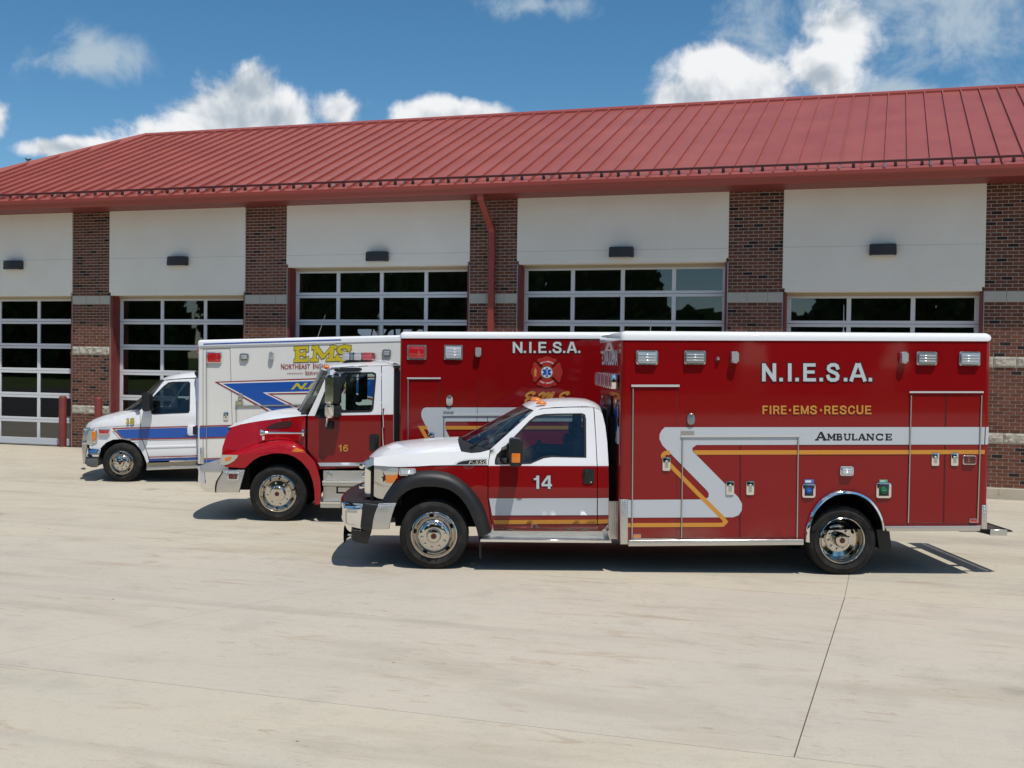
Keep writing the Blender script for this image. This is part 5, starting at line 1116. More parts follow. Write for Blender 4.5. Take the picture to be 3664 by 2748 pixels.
# ------------------------------------------------------------------ ambulance 16 (medium-duty truck)
T = Truck('ambulance', 'red ambulance numbered 16 with long sloping hood and gold emblem, in the middle', (994.2, 1866.6), 17.4, .12, 2.44, .02)
A = T.o; WC = T.W; YM = WC/2
def both(fn): fn(None); fn(WC)
ZB = T.L(c4(0, 740), .17)[1]
def yc(z): return .17+max(0, z-ZB)*.10
def G(pts, y=yc): return T.g(c4, pts, y)
cf = T.L(c4(694, 1388), .12); cf = (cf[0], .425)
wheel(T, cf, .43, .275, .12, .25, 'alu', A, 8); wheel(T, cf, .43, .275, WC-.12, .25, 'alu', A, 8, -1)
crx = cf[0]+4.45; wheel(T, (crx, .425), .43, .275, .03, .25, 'dish', A, 8); wheel(T, (crx, .425), .43, .275, WC-.03, .25, 'dish', A, 8, -1)
for yy in (.8, WC-.88): box('frame_rail', (cf[0]-.8, yy, .55), (crx+1.3, yy+.08, .8), DARK, A)
tube('rear_axle', [(crx, .3, .425), (crx, WC-.3, .425)], .09, DARK, A); tube('front_axle', [(cf[0], .4, .36), (cf[0], WC-.4, .36)], .06, DARK, A)
box('engine_block', (cf[0]-.55, .7, .45), (cf[0]+1.0, WC-.7, 1.15), DARK, A)
# hood: white top, red flanks that lean inwards, bulging fenders
brk = [(330, 836), (400, 815), (480, 800), (560, 787), (640, 777), (720, 766), (800, 757), (870, 749), (930, 745)]
def yh(x, z): return .30+max(0, z-1.05)*.55*max(0, min(1, (T.L(c4(930, 900), .3)[0]-x)/1.2))
side_h = [T.P(c4(*p), .36-.188*sstep(560, 930, p[0])) for p in brk]; cen_h = [T.P(c4(*p), YM) for p in [(326, 832), (390, 792), (470, 757), (560, 726), (640, 706), (710, 695), (770, 688), (820, 685), (862, 685)]]
crown('hood', side_h, cen_h, WC, WHITE, A, 2.2)
flank = T.g(c4, brk+[(925, 1000), (900, 985), (800, 935), (700, 925), (560, 955), (430, 1010), (360, 1048), (262, 1062), (266, 1000), (292, 905)], .36)
def yfl(x, z):
    zt = side_h[4].z; t = max(0, min(1, (zt+.02-z)/.5)); r = sstep(side_h[3].x, side_h[-1].x+.02, x); return (.36-.10*t)*(1-r)+.172*r
both(lambda W_: panel('hood_flank', flank, yfl, REDLIT, A, (), .06, W_))
# fender: loft from crest down to the arch lip
cre = [(285, 1052), (340, 1035), (420, 1005), (500, 968), (580, 940), (660, 922), (740, 916), (800, 922), (850, 945), (895, 985), (922, 1030)]
mid = [(270, 1062), (330, 1060), (410, 1045), (490, 1020), (570, 998), (650, 985), (735, 980), (800, 985), (850, 1000), (895, 1025), (920, 1040)]
lip = [(262, 1064), (320, 1060), (400, 1056), (480, 1050), (560, 1047), (640, 1044), (730, 1043), (800, 1043), (850, 1042), (895, 1041), (921, 1040)]
def fend(W_):
    f = (lambda y: y) if W_ is None else (lambda y: W_-y); N = 34
    a = resample(crom(T.g(c4, cre, .27), 4), N); b = resample(crom(T.g(c4, mid, .06), 4), N); c = resample(crom(T.g(c4, lip, .03), 4), N); C = lambda q, y: [(p.x, f(y), p.y) for p in q]
    h = [p.lerp(q, .45) for p, q in zip(a, b)]
    loft('fender', [C(a, .30), C(a, .25), C(h, .12), C(b, .055), C(c, .035)], REDLIT, A, True, ang=75)
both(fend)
low = T.g(c4, [(262, 1066), (390, 1052), (560, 1048), (740, 1044), (921, 1041), (960, 1078), (990, 1115), (1012, 1180), (1030, 1255), (1034, 1350), (1030, 1445), (1000, 1452), (985, 1448), (984, 1350), (970, 1262), (940, 1180), (885, 1112), (820, 1068), (770, 1050), (700, 1044), (640, 1048), (560, 1066), (500, 1098), (455, 1140), (432, 1162), (275, 1152), (262, 1120)], .035)
both(lambda W_: panel('fender_skirt', low, lambda x, z: .035+max(0, .9-z)*.03, REDLIT, A, (), .06, W_))
arch = crom(T.g(c4, [(432, 1162), (455, 1140), (500, 1098), (560, 1066), (640, 1048), (700, 1044), (770, 1050), (820, 1068), (885, 1112), (940, 1180), (970, 1262), (984, 1350), (985, 1448)], .05), 3)
def liner(W_):
    f = (lambda y: y) if W_ is None else (lambda y: W_-y)
    loft('wheel_liner', [[(p[0], f(.04), p[1]) for p in arch], [(p[0], f(.75), p[1]) for p in arch]], DARK, A); prism('liner_wall', arch, f(.74), f(.76), DARK, A)
both(liner)
a, b = T.rect(c4, 812, 1003, 895, 1034, .06); prism('turn_lamp', crom(T.g(c4, [(812, 1022), (830, 1006), (850, 1003), (885, 1015), (896, 1032), (812, 1033)], .05), 3, True), .035, .12, AMBER, A, .01)
# grille and nose
gs = T.g(c4, [(335, 835), (310, 860), (285, 930), (262, 1030), (258, 1062), (340, 1062), (352, 850)], .42); prism('grille_shell', gs, .42, WC-.42, CHROME, A, .03)
for k in range(4): z = gs[3][1]+.05+k*.09; box('grille_bar', (gs[3][0]-.03+k*.028, .5, z), (gs[3][0]+.05+k*.028, WC-.5, z+.035), BLACK, A, .01)
hl = T.g(c4, [(246, 1060), (262, 1055), (385, 1056), (378, 1075), (350, 1105), (310, 1128), (270, 1137), (243, 1130)], .06)
both(lambda W_: panel('headlamp', hl, lambda x, z: .028+.02*max(0, (hl[2][0]-x)/.5)**2, LAMPG, A, (), .04, W_))
panel('turn_signal', crom(T.g(c4, [(280, 1085), (300, 1073), (328, 1074), (322, 1092), (300, 1104), (278, 1102)], .05), 3, True), lambda x, z: .022+.02*max(0, (hl[2][0]-x)/.5)**2, AMBER, A, (), .04)
# hood vent, horn
vent = crom(T.g(c4, [(600, 846), (640, 818), (700, 798), (770, 787), (815, 790), (822, 808), (800, 830), (740, 843), (660, 850)], .33), 4, True); panel('hood_vent', vent, lambda x, z: yfl(x, z)-.006, mat('dark_mesh', (.05, .006, .007), .8), A, (), .05)
h0 = T.P(c4(560, 882), .12); h1 = T.P(c4(895, 885), .12)
tube('air_horn', [h0, h0.lerp(h1, .03), h0.lerp(h1, .08), h0.lerp(h1, .2), h0.lerp(h1, .9), h1], .02, CHROME, A, 16, [.058, .052, .034, .021, .015, .02]); box('horn_bracket', (h1.x-.02, .11, h1.z-.045), (h1.x+.02, .3, h1.z+.055), CHROME, A, .008); box('horn_bracket', (h0.x+.02, .11, h0.z-.11), (h0.x+.06, .22, h0.z), CHROME, A, .008)
# windshield, roof, back
pa = [T.P(c4(*p), yc) for p in [(936, 738), (985, 640), (1035, 530), (1075, 440), (1098, 396)]]; pc = [T.P(c4(*p), YM) for p in [(868, 690), (915, 610), (965, 520), (1010, 435), (1042, 372)]]
crown('windshield', pa, pc, WC, LGLASS, A, 2.0)
crown('cowl', [T.P(c4(930, 745), yc), T.P(c4(936, 740), yc)], [T.P(c4(845, 690), YM), T.P(c4(868, 688), YM)], WC, TRIMBLK, A, 2.0)
ra = [T.P(c4(*p), yc) for p in [(1098, 396), (1130, 374), (1180, 362), (1300, 354), (1420, 349), (1520, 347), (1590, 350), (1615, 372)]]; rc = [T.P(c4(*p), YM-.1) for p in [(1042, 372), (1080, 345), (1150, 327), (1260, 317), (1380, 311), (1480, 307), (1560, 309), (1612, 330)]]
crown('cab_roof', ra, rc, WC, WHITE, A, 2.4)
for k in range(5):
    t = k/5; x = ra[3].x+.1+(ra[6].x-ra[3].x-.1)*t
ba = [T.P(c4(*p), yc) for p in [(1615, 372), (1612, 500), (1608, 740), (1608, 960), (1606, 1150)]]; crown('cab_back', ba, [Vector((v.x+.04, YM, v.z)) for v in ba], WC, WHITE, A, 2.6)
# cab side
xl, zl_ = T.L(c4(930, 748), yc); xr_, zr_ = T.L(c4(1608, 736), yc); TT16 = twotone('red_and_white_cab_paint', (.225, .003, .005), (.80, .81, .83), zl_, (zr_-zl_)/(xr_-xl), xl)
dout = G([(933, 746), (985, 640), (1035, 532), (1080, 440), (1108, 398), (1135, 380), (1180, 368), (1300, 360), (1420, 355), (1512, 353), (1514, 700), (1514, 1000), (1500, 1150), (1012, 1168), (1000, 1120), (960, 1060), (930, 1010)])
win = G([(1170, 690), (1175, 600), (1186, 440), (1200, 412), (1230, 404), (1450, 401), (1472, 412), (1474, 440), (1452, 690), (1440, 712), (1415, 718), (1200, 722), (1176, 712)])
vwin = G([(988, 745), (1010, 690), (1060, 565), (1110, 455), (1135, 418), (1165, 408), (1182, 425), (1178, 520), (1160, 735), (1140, 765), (1030, 768), (995, 760)])
doors = []
def mk(W_):
    o = panel('door', dout, lambda x, z: yc(z)-.003, TT16, A, [win, vwin], .06, W_); doors.append(o); f = (lambda y: y) if W_ is None else (lambda y: W_-y)
    for q in (win, vwin):
        panel('window', q, lambda x, z: yc(z)+.012, LGLASS, o, (), .15, W_)
        cx = sum(p[0] for p in q)/len(q); cz = sum(p[1] for p in q)/len(q); inn = []
        for (x, z) in q: d = Vector((cx-x, cz-z)).normalized(); inn.append((x+d.x*.035, z+d.y*.035))
        loft('window_trim', [[(x, f(yc(z)-.007), z) for x, z in q+q[:1]], [(x, f(yc(z)-.007), z) for x, z in inn+inn[:1]], [(x, f(yc(z)+.02), z) for x, z in inn+inn[:1]]], TRIMBLK, o, False)
both(mk); D16 = doors[0]
both(lambda W_: panel('cab_corner', G([(1518, 353), (1590, 353), (1613, 374), (1611, 500), (1608, 740), (1608, 960), (1606, 1150), (1508, 1150), (1519, 1000), (1519, 700)]), lambda x, z: yc(z), TT16, A, (), .06, W_))
both(lambda W_: panel('pillar', G([(936, 742), (985, 640), (1035, 530), (1075, 440), (1098, 396), (1130, 374), (1180, 362), (1180, 370), (1135, 384), (1108, 402), (1080, 446), (1035, 540), (985, 646)]), lambda x, z: yc(z)-.001, WHITE, A, (), .06, W_))
panel('silver_stripe', G([(1012, 1118), (1500, 1116), (1500, 1143), (1028, 1146)]), lambda x, z: yc(z)-.010, GREYW, D16, (), .1)
yn = yc(1.0)-.012; sans('number', T, c4, [('1', 1173, 1205), ('6', 1209, 1253)], 975, 1030, yn, GOLDT, D16)
a, b = T.rect(c4, 1420, 893, 1495, 1020, yn); h_ = prism('handle', rpoly([(a[0], a[1]), (b[0], a[1]), (b[0], b[1]), (a[0], b[1])], .03), yn-.008, yn+.02, BLACK, D16, .012); box('grip', (a[0]+.09, yn-.03, a[1]+.08), (b[0]-.02, yn-.005, b[1]-.03), BLACK, D16, .01)
vz = crom(T.g(c4, [(1142, 384), (1165, 370), (1250, 366), (1340, 366), (1362, 378), (1345, 394), (1250, 398), (1165, 398)], yc), 3, True); panel('rain_visor', vz, lambda x, z: yc(z)-.03, BLACK, D16, (), .06)
g0 = T.P(c4(1530, 690), .10); g1 = T.P(c4(1527, 985), .10); tube('grab_handle', [g0+Vector((0, .07, .0)), g0, g0.lerp(g1, .5), g1, g1+Vector((0, .07, 0))], .014, CHROME, A, 10)
# mirror pair, chrome
ym = -.10
for nm, (x0, y0, x1, y1) in (('mirror', (1066, 424, 1150, 655)), ('convex_mirror', (1066, 658, 1150, 765))):
    a, b = T.rect(c4, x0, y0, x1, y1, ym); o = prism(nm, rpoly([(a[0], a[1]), (b[0]-.03, a[1]), (b[0]-.02, b[1]), (a[0], b[1])], .04, 6), ym, ym+.20, CHROME, A, .035, 3); box('mirror_back', (b[0]-.035, ym+.02, a[1]+.01), (b[0]+.07, ym+.21, b[1]-.02), BLACK, o, .02)
a, b = T.rect(c4, 1066, 424, 1150, 765, ym); 
for y_ in (WC+.10-.2,): box('mirror', (a[0], y_, a[1]), (b[0], y_+.2, b[1]), BLACK, A, .03)
tube('mirror_arm', [T.P(c4(1095, 420), 0.), T.P(c4(1105, 378), 0.), T.P(c4(1130, 372), .15), T.P(c4(1180, 372), .22)], .018, CHROME, A, 8); tube('mirror_arm', [T.P(c4(1085, 760), 0.), T.P(c4(1080, 830), 0.), T.P(c4(1090, 840), .17)], .016, CHROME, A, 8); a, b = T.rect(c4, 1070, 792, 1135, 850, .12); box('mirror_foot', (a[0], .10, a[1]), (b[0], .2, b[1]), BLACK, A, .02)
# roof light bar and markers
lb = empty('light_bar', (0, 0, 0), 0, A); a, b = T.rect(c4, 1206, 262, 1444, 306, .65)
CLR = mat('clear_plastic', (.42, .42, .43), .2, .1, 1); PNK = mat('red_tinted_plastic', (.42, .07, .08), .2, 0, 1)
w_ = b[0]-a[0]
for k, (t0, t1, m_) in enumerate(((0, .24, CLR), (.25, .36, mat('grey_lens')), (.37, .64, CLR), (.65, 1, PNK))):
    box('lens', (a[0]+w_*t0, .62, a[1]), (a[0]+w_*t1, 1.5, b[1]), m_, lb, .02); box('lens_top', (a[0]+w_*t0+.01, .66, b[1]-.004), (a[0]+w_*t1-.01, 1.46, b[1]+.03), m_, lb, .012)
prism('light_bar_mount', T.g(c4, [(1205, 332), (1240, 304), (1400, 304), (1360, 326)], .65), .66, 1.45, BLACK, lb, .01)
for yy, q in ((.30, (1080, 362)),): p = T.P(c4(*q), yy); bm = bmesh.new(); bmesh.ops.create_uvsphere(bm, u_segments=14, v_segments=8, radius=1); [setattr(v, 'co', Vector((p.x+v.co.x*.05, p.y+v.co.y*.05, p.z+v.co.z*.035))) for v in bm.verts]; from_bm('marker_lamp', bm, AMBER, A, True)
# steps between wheel and box
def stepbox(nm, q, y0, y1, m): a, b = T.rect(c4, *q, y0); return box(nm, (a[0], y0, a[1]), (b[0]+.9, y1, b[1]), m, A, .005, 1)
stepbox('battery_box', (1052, 1182, 1372, 1268), .16, .6, PLATE); stepbox('upper_step', (1046, 1266, 1372, 1302), .06, .5, PLATE); stepbox('lower_box', (1052, 1306, 1372, 1432), .16, .6, PLATE); stepbox('lower_step', (1030, 1432, 1372, 1475), .04, .5, PLATE)
a, b = T.rect(c4, 1046, 1266, 1372, 1273, .055); box('step_nosing', (a[0], .052, a[1]), (b[0]+.9, .062, b[1]), CHROME, A); a, b = T.rect(c4, 1030, 1432, 1372, 1441, .035); box('step_nosing', (a[0], .032, a[1]), (b[0]+.9, .042, b[1]), CHROME, A)
a, b = T.rect(c4, 1157, 1310, 1260, 1362, .15); box('step_pocket', (a[0], .152, a[1]), (b[0]+.4, .158, b[1]), DARK, A); a, b = T.rect(c4, 1160, 1316, 1260, 1350, .14); box('pocket_plate', (a[0]+.02, .146, a[1]), (b[0]+.4, .151, b[1]), PLATE, A)
a, b = T.rect(c4, 1085, 1192, 1122, 1235, .15); prism('box_latch', rpoly([(a[0], a[1]), (b[0], a[1]), (b[0], b[1]), (a[0], b[1])], .02), .150, .165, ALU, A, .004)
# bumper
bmp = empty('bumper', (0, 0, 0), 0, A)
fr = crom(T.g(e2, [(60, 600), (58, 700), (70, 820), (95, 910), (140, 955), (215, 985)], .06), 3); fr += T.g(e2, [(350, 988), (352, 900), (372, 800), (420, 710), (465, 640), (472, 606)], .06)
sweep('chrome_face', fr, .07, WC-.07, .18, CHROME, bmp, rim=.02)
pl = T.g(e2, [(478, 600), (470, 645), (425, 715), (378, 805), (360, 900), (358, 986), (755, 986), (790, 850), (862, 590)], .045); prism('diamond_plate_end', pl, .035, .10, PLATE, bmp, .004); prism('diamond_plate_end', pl, WC-.10, WC-.035, PLATE, bmp, .004)
ed = T.g(e2, [(472, 606), (465, 640), (420, 712), (372, 802), (354, 900), (352, 988)], .04); strip('joint_strip', ed, .018, .032, TRIMBLK, bmp)
tz = T.L(e2(300, 600), .05)[1]; tx0 = T.L(e2(62, 598), .05)[0]; tx1 = T.L(e2(862, 590), .05)[0]; sweep('bumper_deck', [(tx0+.02, tz-.03), (tx1-.02, tz-.03), (tx1-.02, tz+.006), (tx0+.02, tz+.006)], .05, WC-.05, .17, PLATE, bmp)
decal('bumper_sticker', T.g(e2, [(75, 600), (150, 615), (168, 830), (140, 830), (85, 780)], .045), .044, mat('frosted_sticker', (.5, .5, .53), .5), bmp)
lamp(T, e2, 560, 634, 756, 770, DREDLENS, A, .04, .02, .034, .02, 'bumper_light')
prism('lower_apron', T.g(c4, [(300, 1140), (430, 1165), (400, 1330), (480, 1330), (480, 1120)], .3), .25, WC-.25, DARK, A)
# interior
dx, dz = T.L(c4(1010, 720), .5); prism('dashboard', [(dx-.2, .9), (dx+.25, .9), (dx+.28, dz-.1), (dx+.1, dz+.02), (dx-.22, dz)], .25, WC-.25, BLACK, A, .02)
for yy in (.32, 1.45):
    x0, z0 = T.L(c4(1330, 700), yy); x1, z1 = T.L(c4(1450, 690), yy); bm = bmesh.new(); box_bm(bm, (x1-.05, yy+.05, z0-.35), (x1+.12, yy+.55, z0+.02), .05); box_bm(bm, (x0-.2, yy+.03, z0-.45), (x1+.1, yy+.57, z0-.3), .05); from_bm('seat', bm, SEAT, A, True, 40)
x0, z0 = T.L(c4(1365, 560), 1.1); box('radio_console', (x0-.07, 1.1, z0-.12), (x0+.07, 1.2, z0+.45), DARK, A, .02); x0, z0 = T.L(c4(1325, 610), 1.1); box('headset', (x0-.05, 1.05, z0-.06), (x0+.07, 1.15, z0+.05), SEAT, A, .03)
box('cab_floor', (T.L(c4(1000, 1100), .3)[0], .25, .85), (T.L(c4(1600, 1100), .3)[0], WC-.25, 1.0), DARK, A)
# --- box body 16
g5 = lambda pts, y=0.: T.g(c5, pts, y)
XF = T.L(c5(196, 700))[0]; XR = XF+4.4; zt = T.L(c5(300, 150))[1]; ztr = zt+T.L(c5(1900, 152))[1]-zt; k_ = (ztr-zt)/(T.L(c5(1900, 152))[0]-XF); ztr = zt+k_*4.4; zb = .55
body = empty('body_box', (0, 0, 0), 0, A)
panel('side_wall', [(XF+.05, zb), (XF+.05, zt), (XR-.05, ztr), (XR-.05, zb)], lambda x, z: 0., RED, body, (), .25); panel('side_wall', [(XF+.05, zb), (XF+.05, zt), (XR-.05, ztr), (XR-.05, zb)], lambda x, z: 0., RED, body, (), .25, WC)
for (x, sx, zz) in ((XF, 1, zt), (XR, -1, ztr)):
    for (y, sy) in ((0, 1), (WC, -1)):
        loft('corner_post', [[(x+sx*(.05-.05*math.sin(math.pi/2*k/6)), y+sy*(.05-.05*math.cos(math.pi/2*k/6)), z) for k in range(7)] for z in (zb, zz)], RED, body)
    mesh('end_wall', [(x, .05, zb), (x, WC-.05, zb), (x, WC-.05, zz), (x, .05, zz)], [(0, 1, 2, 3)], RED, body)
rt = T.L(c5(400, 92))[1]-zt
bm = bmesh.new(); v = [bm.verts.new(p) for p in ((XF-.012, -.012, zt), (XR+.012, -.012, ztr), (XR+.012, WC+.012, ztr), (XF-.012, WC+.012, zt), (XF-.012, -.012, zt+rt), (XR+.012, -.012, ztr+rt), (XR+.012, WC+.012, ztr+rt), (XF-.012, WC+.012, zt+rt))]
for f in ((0, 1, 5, 4), (1, 2, 6, 5), (2, 3, 7, 6), (3, 0, 4, 7), (4, 5, 6, 7), (3, 2, 1, 0)): bm.faces.new([v[i] for i in f])
es = {e for e in bm.edges if e.verts[0] in v[4:] and e.verts[1] in v[4:]} | {e for e in bm.edges if (e.verts[0] in v[4:]) != (e.verts[1] in v[4:])}
bmesh.ops.bevel(bm, geom=list(es), offset=.07, segments=5, affect='EDGES', profile=.5); from_bm('roof_cap', bm, WHITE, body, True, 50)
box('gap_bellows', (T.L(c4(1612, 700), .2)[0], .22, .9), (XF+.01, WC-.22, T.L(c4(1612, 400), .2)[1]), TRIMBLK, A, .02)
YD = -.0068
decal('silver_stripe', rpoly(g5([(398, 757), (2500, 757), (2500, 880), (596, 880), (600, 945), (720, 1190), (560, 1190), (382, 830)], YD), [.10, 0, 0, .04, 0, 0, 0, .06]), YD, GREYW, body)
gx = T.L(c5(2500, 918), YD)[0]
decal('gold_stripe', g5([(598, 919), (2500, 918), (2500, 949), (602, 951)], YD), YD-.001, GOLD, body); strip('gold_stripe', g5([(440, 934), (382, 934), (445, 1045), (520, 1180)], YD), .052, YD-.0012, GOLD, body)
sans('lettering', T, c5, [('N', 1193, 1275), ('.', 1288, 1308), ('I', 1328, 1364), ('.', 1374, 1394), ('E', 1418, 1490), ('.', 1508, 1530), ('S', 1541, 1622), ('.', 1634, 1654), ('A', 1668, 1755), ('.', 1764, 1787)], 180, 278, YD-.002, mat('white_lettering', (.62, .62, .60), .45), body, OUTL)
# maltese cross emblem
cx, cz = T.L(c5(1491, 447), YD); k_ = T.L(c5(1629, 447), YD)[0]-cx
EM = mat('emblem_red', (.42, .012, .012), .4); EG = mat('emblem_gold', (.22, .07, .02), .45)
em = lathe('emblem', [(.455*k_, .002), (.455*k_, -.001), (0, -.001)], (cx, YD-.002, cz), EG, A, 32)
def arm(rot, sc, y, m):
    pts = [(.20, .36), (.60, .70), (.62, .79), (.53, .86), (.33, .88), (.15, .97), (0, 1.0)]; pts = pts+[(-x, z) for x, z in pts[-2::-1]]
    n = len(pts); c_ = Vector((0, .68)); q = []
    for x, z in pts:
        p = c_+(Vector((x, z))-c_)*sc; ca, sa = math.cos(rot), math.sin(rot); q.append((cx+(p.x*ca-p.y*sa)*k_, cz+(p.x*sa+p.y*ca)*k_))
    return decal('emblem_arm', q, y, m, em)
for r_ in range(4): arm(r_*math.pi/2, 1.0, YD-.0012, EG); arm(r_*math.pi/2, .90, YD-.0020, EM)
lathe('emblem_disc', [(.35*k_, .001), (.35*k_, -.0006), (0, -.0006)], (cx, YD-.0040, cz), VWHITE, em, 32)
star('star_of_life', lambda p: (cx+p.x, YD-.0056, cz+p.y), .30*k_, BLUE, em); strip('staff', [(cx, cz-.24*k_), (cx+.02*k_, cz), (cx, cz+.24*k_)], .035*k_, YD-.0062, VWHITE, em)
hy = [(-.80, -.28), (-.66, -.28), (-.66, 0), (-.62, .02), (-.66, .06), (-.66, .14), (-.73, .28), (-.80, .14), (-.80, .06), (-.84, .02), (-.80, 0)]; decal('hydrant', [(cx+x*k_, cz+z*k_) for x, z in hy], YD-.003, GOLDT, em)
for o_ in (.66, .74): strip('ladder_rail', [(cx+(o_-.05)*k_, cz+.24*k_), (cx+(o_+.03)*k_, cz-.24*k_)], .03*k_, YD-.003, EG, em)
def arc_text(s_, r, a0, da, h, flip=1):
    for i, ch in enumerate(s_):
        if ch == ' ': continue
        v_, f_ = mesh_text(ch, .02); xs = [q.x for q in v_]; mx = (min(xs)+max(xs))/2; a_ = a0+da*(i-(len(s_)-1)/2); pos = Vector((math.cos(a_), math.sin(a_)))*r*k_; t = Vector((math.sin(a_), -math.cos(a_)))*flip; n = Vector((math.cos(a_), math.sin(a_)))*flip
        mesh('emblem_lettering', [(cx+(pos+t*(q.x-mx)*h*k_+n*(q.y-.35)*h*k_).x, YD-.003, cz+(pos+t*(q.x-mx)*h*k_+n*(q.y-.35)*h*k_).y) for q in v_], f_, VWHITE, em)
arc_text('WILLIAMSTON', .68, math.pi/2, -.115, .13); arc_text('LEROY TOWNSHIP', .70, -math.pi/2, .095, .12, -1)
# gold script E.M.S.
def script(pts, w=.050): strip('script_lettering', crom(T.g(crop(1880, 1260, .10246), pts, YD), 5), w, YD-.001, GOLDT, body)
script([(240, 1490), (315, 1440), (290, 1405), (200, 1410), (90, 1450), (30, 1520), (60, 1565), (150, 1580), (240, 1580), (120, 1620), (20, 1680), (20, 1760), (140, 1790), (280, 1740)], .034)
script([(470, 1530), (510, 1480), (600, 1425), (650, 1430), (640, 1500), (570, 1680), (540, 1760)], .036); script([(560, 1720), (640, 1560), (760, 1450), (815, 1430), (800, 1490), (740, 1640), (710, 1760)], .034); script([(730, 1720), (800, 1580), (920, 1450), (985, 1420), (950, 1500), (880, 1650), (880, 1750), (960, 1760)], .034)
script([(1420, 1490), (1505, 1440), (1500, 1405), (1420, 1410), (1290, 1450), (1215, 1530), (1240, 1580), (1340, 1600), (1400, 1650), (1380, 1740), (1260, 1790), (1160, 1760)], .034)
# fittings
lamp(T, c5, 262, 208, 434, 336, REDLENS, A, .04, .024, 0., .025); lamp(T, c5, 586, 208, 752, 337, mat('white_lens', (.50, .52, .57), .2, 0, 1), A, .04, .024, 0., .025)
a, b = T.rect(c5, 862, 230, 914, 312); prism('clearance_lamp', rpoly([(a[0], a[1]), (b[0], a[1]), (b[0], b[1]), (a[0], b[1])], .022), -.08, 0, SHELL, A, .03, 3)
trim(T, c5, 262, 500, 558, 500, body, 'drip_rail', RAIL, .024); trim(T, c5, 271, 512, 271, 1180, body, t=.010); seam(T, c5, [(548, 512), (546, 1180)], body); prism('compartment_door', g5([(275, 515), (545, 515), (543, 1180), (275, 1180)], 0.), -.004, .002, RED, body, .002, 1)
seam(T, c5, [(900, 500), (880, 757), (868, 1180)], body, -.006, .005, 'panel_seam')
a, b = T.rect(c5, 607, 662, 664, 742); o = prism('outlet_cover', rpoly([(a[0], a[1]), (b[0], a[1]), (b[0], b[1]), (a[0], b[1])], .04), -.03, 0, mat('pale_zinc', (.55, .54, .50), .4, .2), A, .01); box('hinge', (a[0]+.02, -.04, b[1]-.01), (b[0]-.02, 0, b[1]+.02), mat('grey_zinc'), o)
trim(T, c5, 578, 824, 2300, 824, body, 'drip_rail', RAIL, .022); trim(T, c5, 587, 835, 587, 1180, body, t=.010); seam(T, c5, [(970, 838), (972, 1180)], body, -.0065); a, b = T.rect(c5, 579, 791, 671, 808); box('door_label', (a[0], -.012, a[1]), (b[0], -.007, b[1]), ALU, A)
a, b = T.rect(c5, 447, 974, 501, 1070); prism('latch', rpoly([(a[0], a[1]), (b[0], a[1]), (b[0], b[1]), (a[0], b[1])], .02), -.022, 0, CHROME, A, .008)
box('skirt', (XF+.05, .02, zb-.06), (XR-.05, WC-.02, zb+.004), DARK, body)
q = T.P(c5(2000, 90), 1.0); 
# ------------------------------------------------------------------ ambulance 15 (white van cab)
T = Truck('ambulance', 'white ambulance numbered 15 with blue and red stripes, farthest to the left', (435, 1725.6), 22.1, .12, 2.40, .02)
A = T.o; WC = T.W; YM = WC/2
ZB = T.L(c6(0, 770), .2)[1]
def yc(z): return .19+max(0, z-ZB)*.24+max(0, .55-z)*.15
def G(pts, y=yc): return T.g(c6, pts, y)
cf = T.L(e1(978, 1075), .14); cf = (cf[0], .372)
wheel(T, cf, .375, .222, .14, .22, 'front', A, 8); wheel(T, cf, .375, .222, WC-.14, .22, 'front', A, 8, -1)
crx = cf[0]+4.0; wheel(T, (crx, .42), .375, .222, .05, .22, 'dish', A, 8); wheel(T, (crx, .42), .375, .222, WC-.05, .22, 'dish', A, 8, -1)
for yy in (.7, WC-.78): box('frame_rail', (cf[0]-.5, yy, .45), (crx+1.2, yy+.08, .65), DARK, A)
box('engine_block', (cf[0]-.3, .6, .42), (cf[0]+.9, WC-.6, .9), DARK, A)
side = [(172, 884), (200, 850), (260, 826), (340, 800), (420, 778), (500, 762), (585, 738)]; cen = [(168, 876), (190, 838), (240, 806), (310, 778), (370, 762), (420, 750), (446, 742)]
crown('hood', [T.P(c6(*p), lambda z: .26) for p in side], [T.P(c6(*p), YM) for p in cen], WC, WHITE, A, 2.4)
TT15 = WHITE
fen = G([(170, 886), *side[1:], (583, 742), (584, 880), (600, 985), (640, 1090), (660, 1165), (642, 1185), (622, 1130), (590, 1070), (548, 1020), (500, 992), (430, 980), (360, 984), (305, 1008), (268, 1042), (250, 1068), (165, 1058), (160, 960)], lambda z: .2)
both(lambda W_: panel('front_fender', fen, lambda x, z: .2+max(0, z-1.12)*.25, WHITE, A, (), .06, W_))
seam(T, c6, [(175, 890), (330, 880), (583, 862)], A, .19, .006, 'hood_seam')
arch = crom(T.g(c6, [(250, 1150), (250, 1068), (268, 1042), (305, 1008), (360, 984), (430, 980), (500, 992), (548, 1020), (590, 1070), (622, 1130), (642, 1200)], .2), 3)
def liner(W_):
    f = (lambda y: y) if W_ is None else (lambda y: W_-y)
    loft('wheel_liner', [[(p[0], f(.2), p[1]) for p in arch], [(p[0], f(.7), p[1]) for p in arch]], DARK, A); prism('liner_wall', arch, f(.69), f(.71), DARK, A)
both(liner)
pa = [T.P(c6(*p), yc) for p in [(600, 735), (650, 665), (710, 590), (760, 525), (793, 488)]]; pc = [T.P(c6(*p), YM-.1) for p in [(455, 742), (545, 680), (640, 600), (725, 522), (778, 478)]]
crown('windshield', pa, pc, WC, GLASS, A, 2.2)
crown('cowl', [T.P(c6(560, 748), yc), T.P(c6(600, 738), yc)], [T.P(c6(440, 745), YM), T.P(c6(456, 742), YM)], WC, TRIMBLK, A, 2.2)
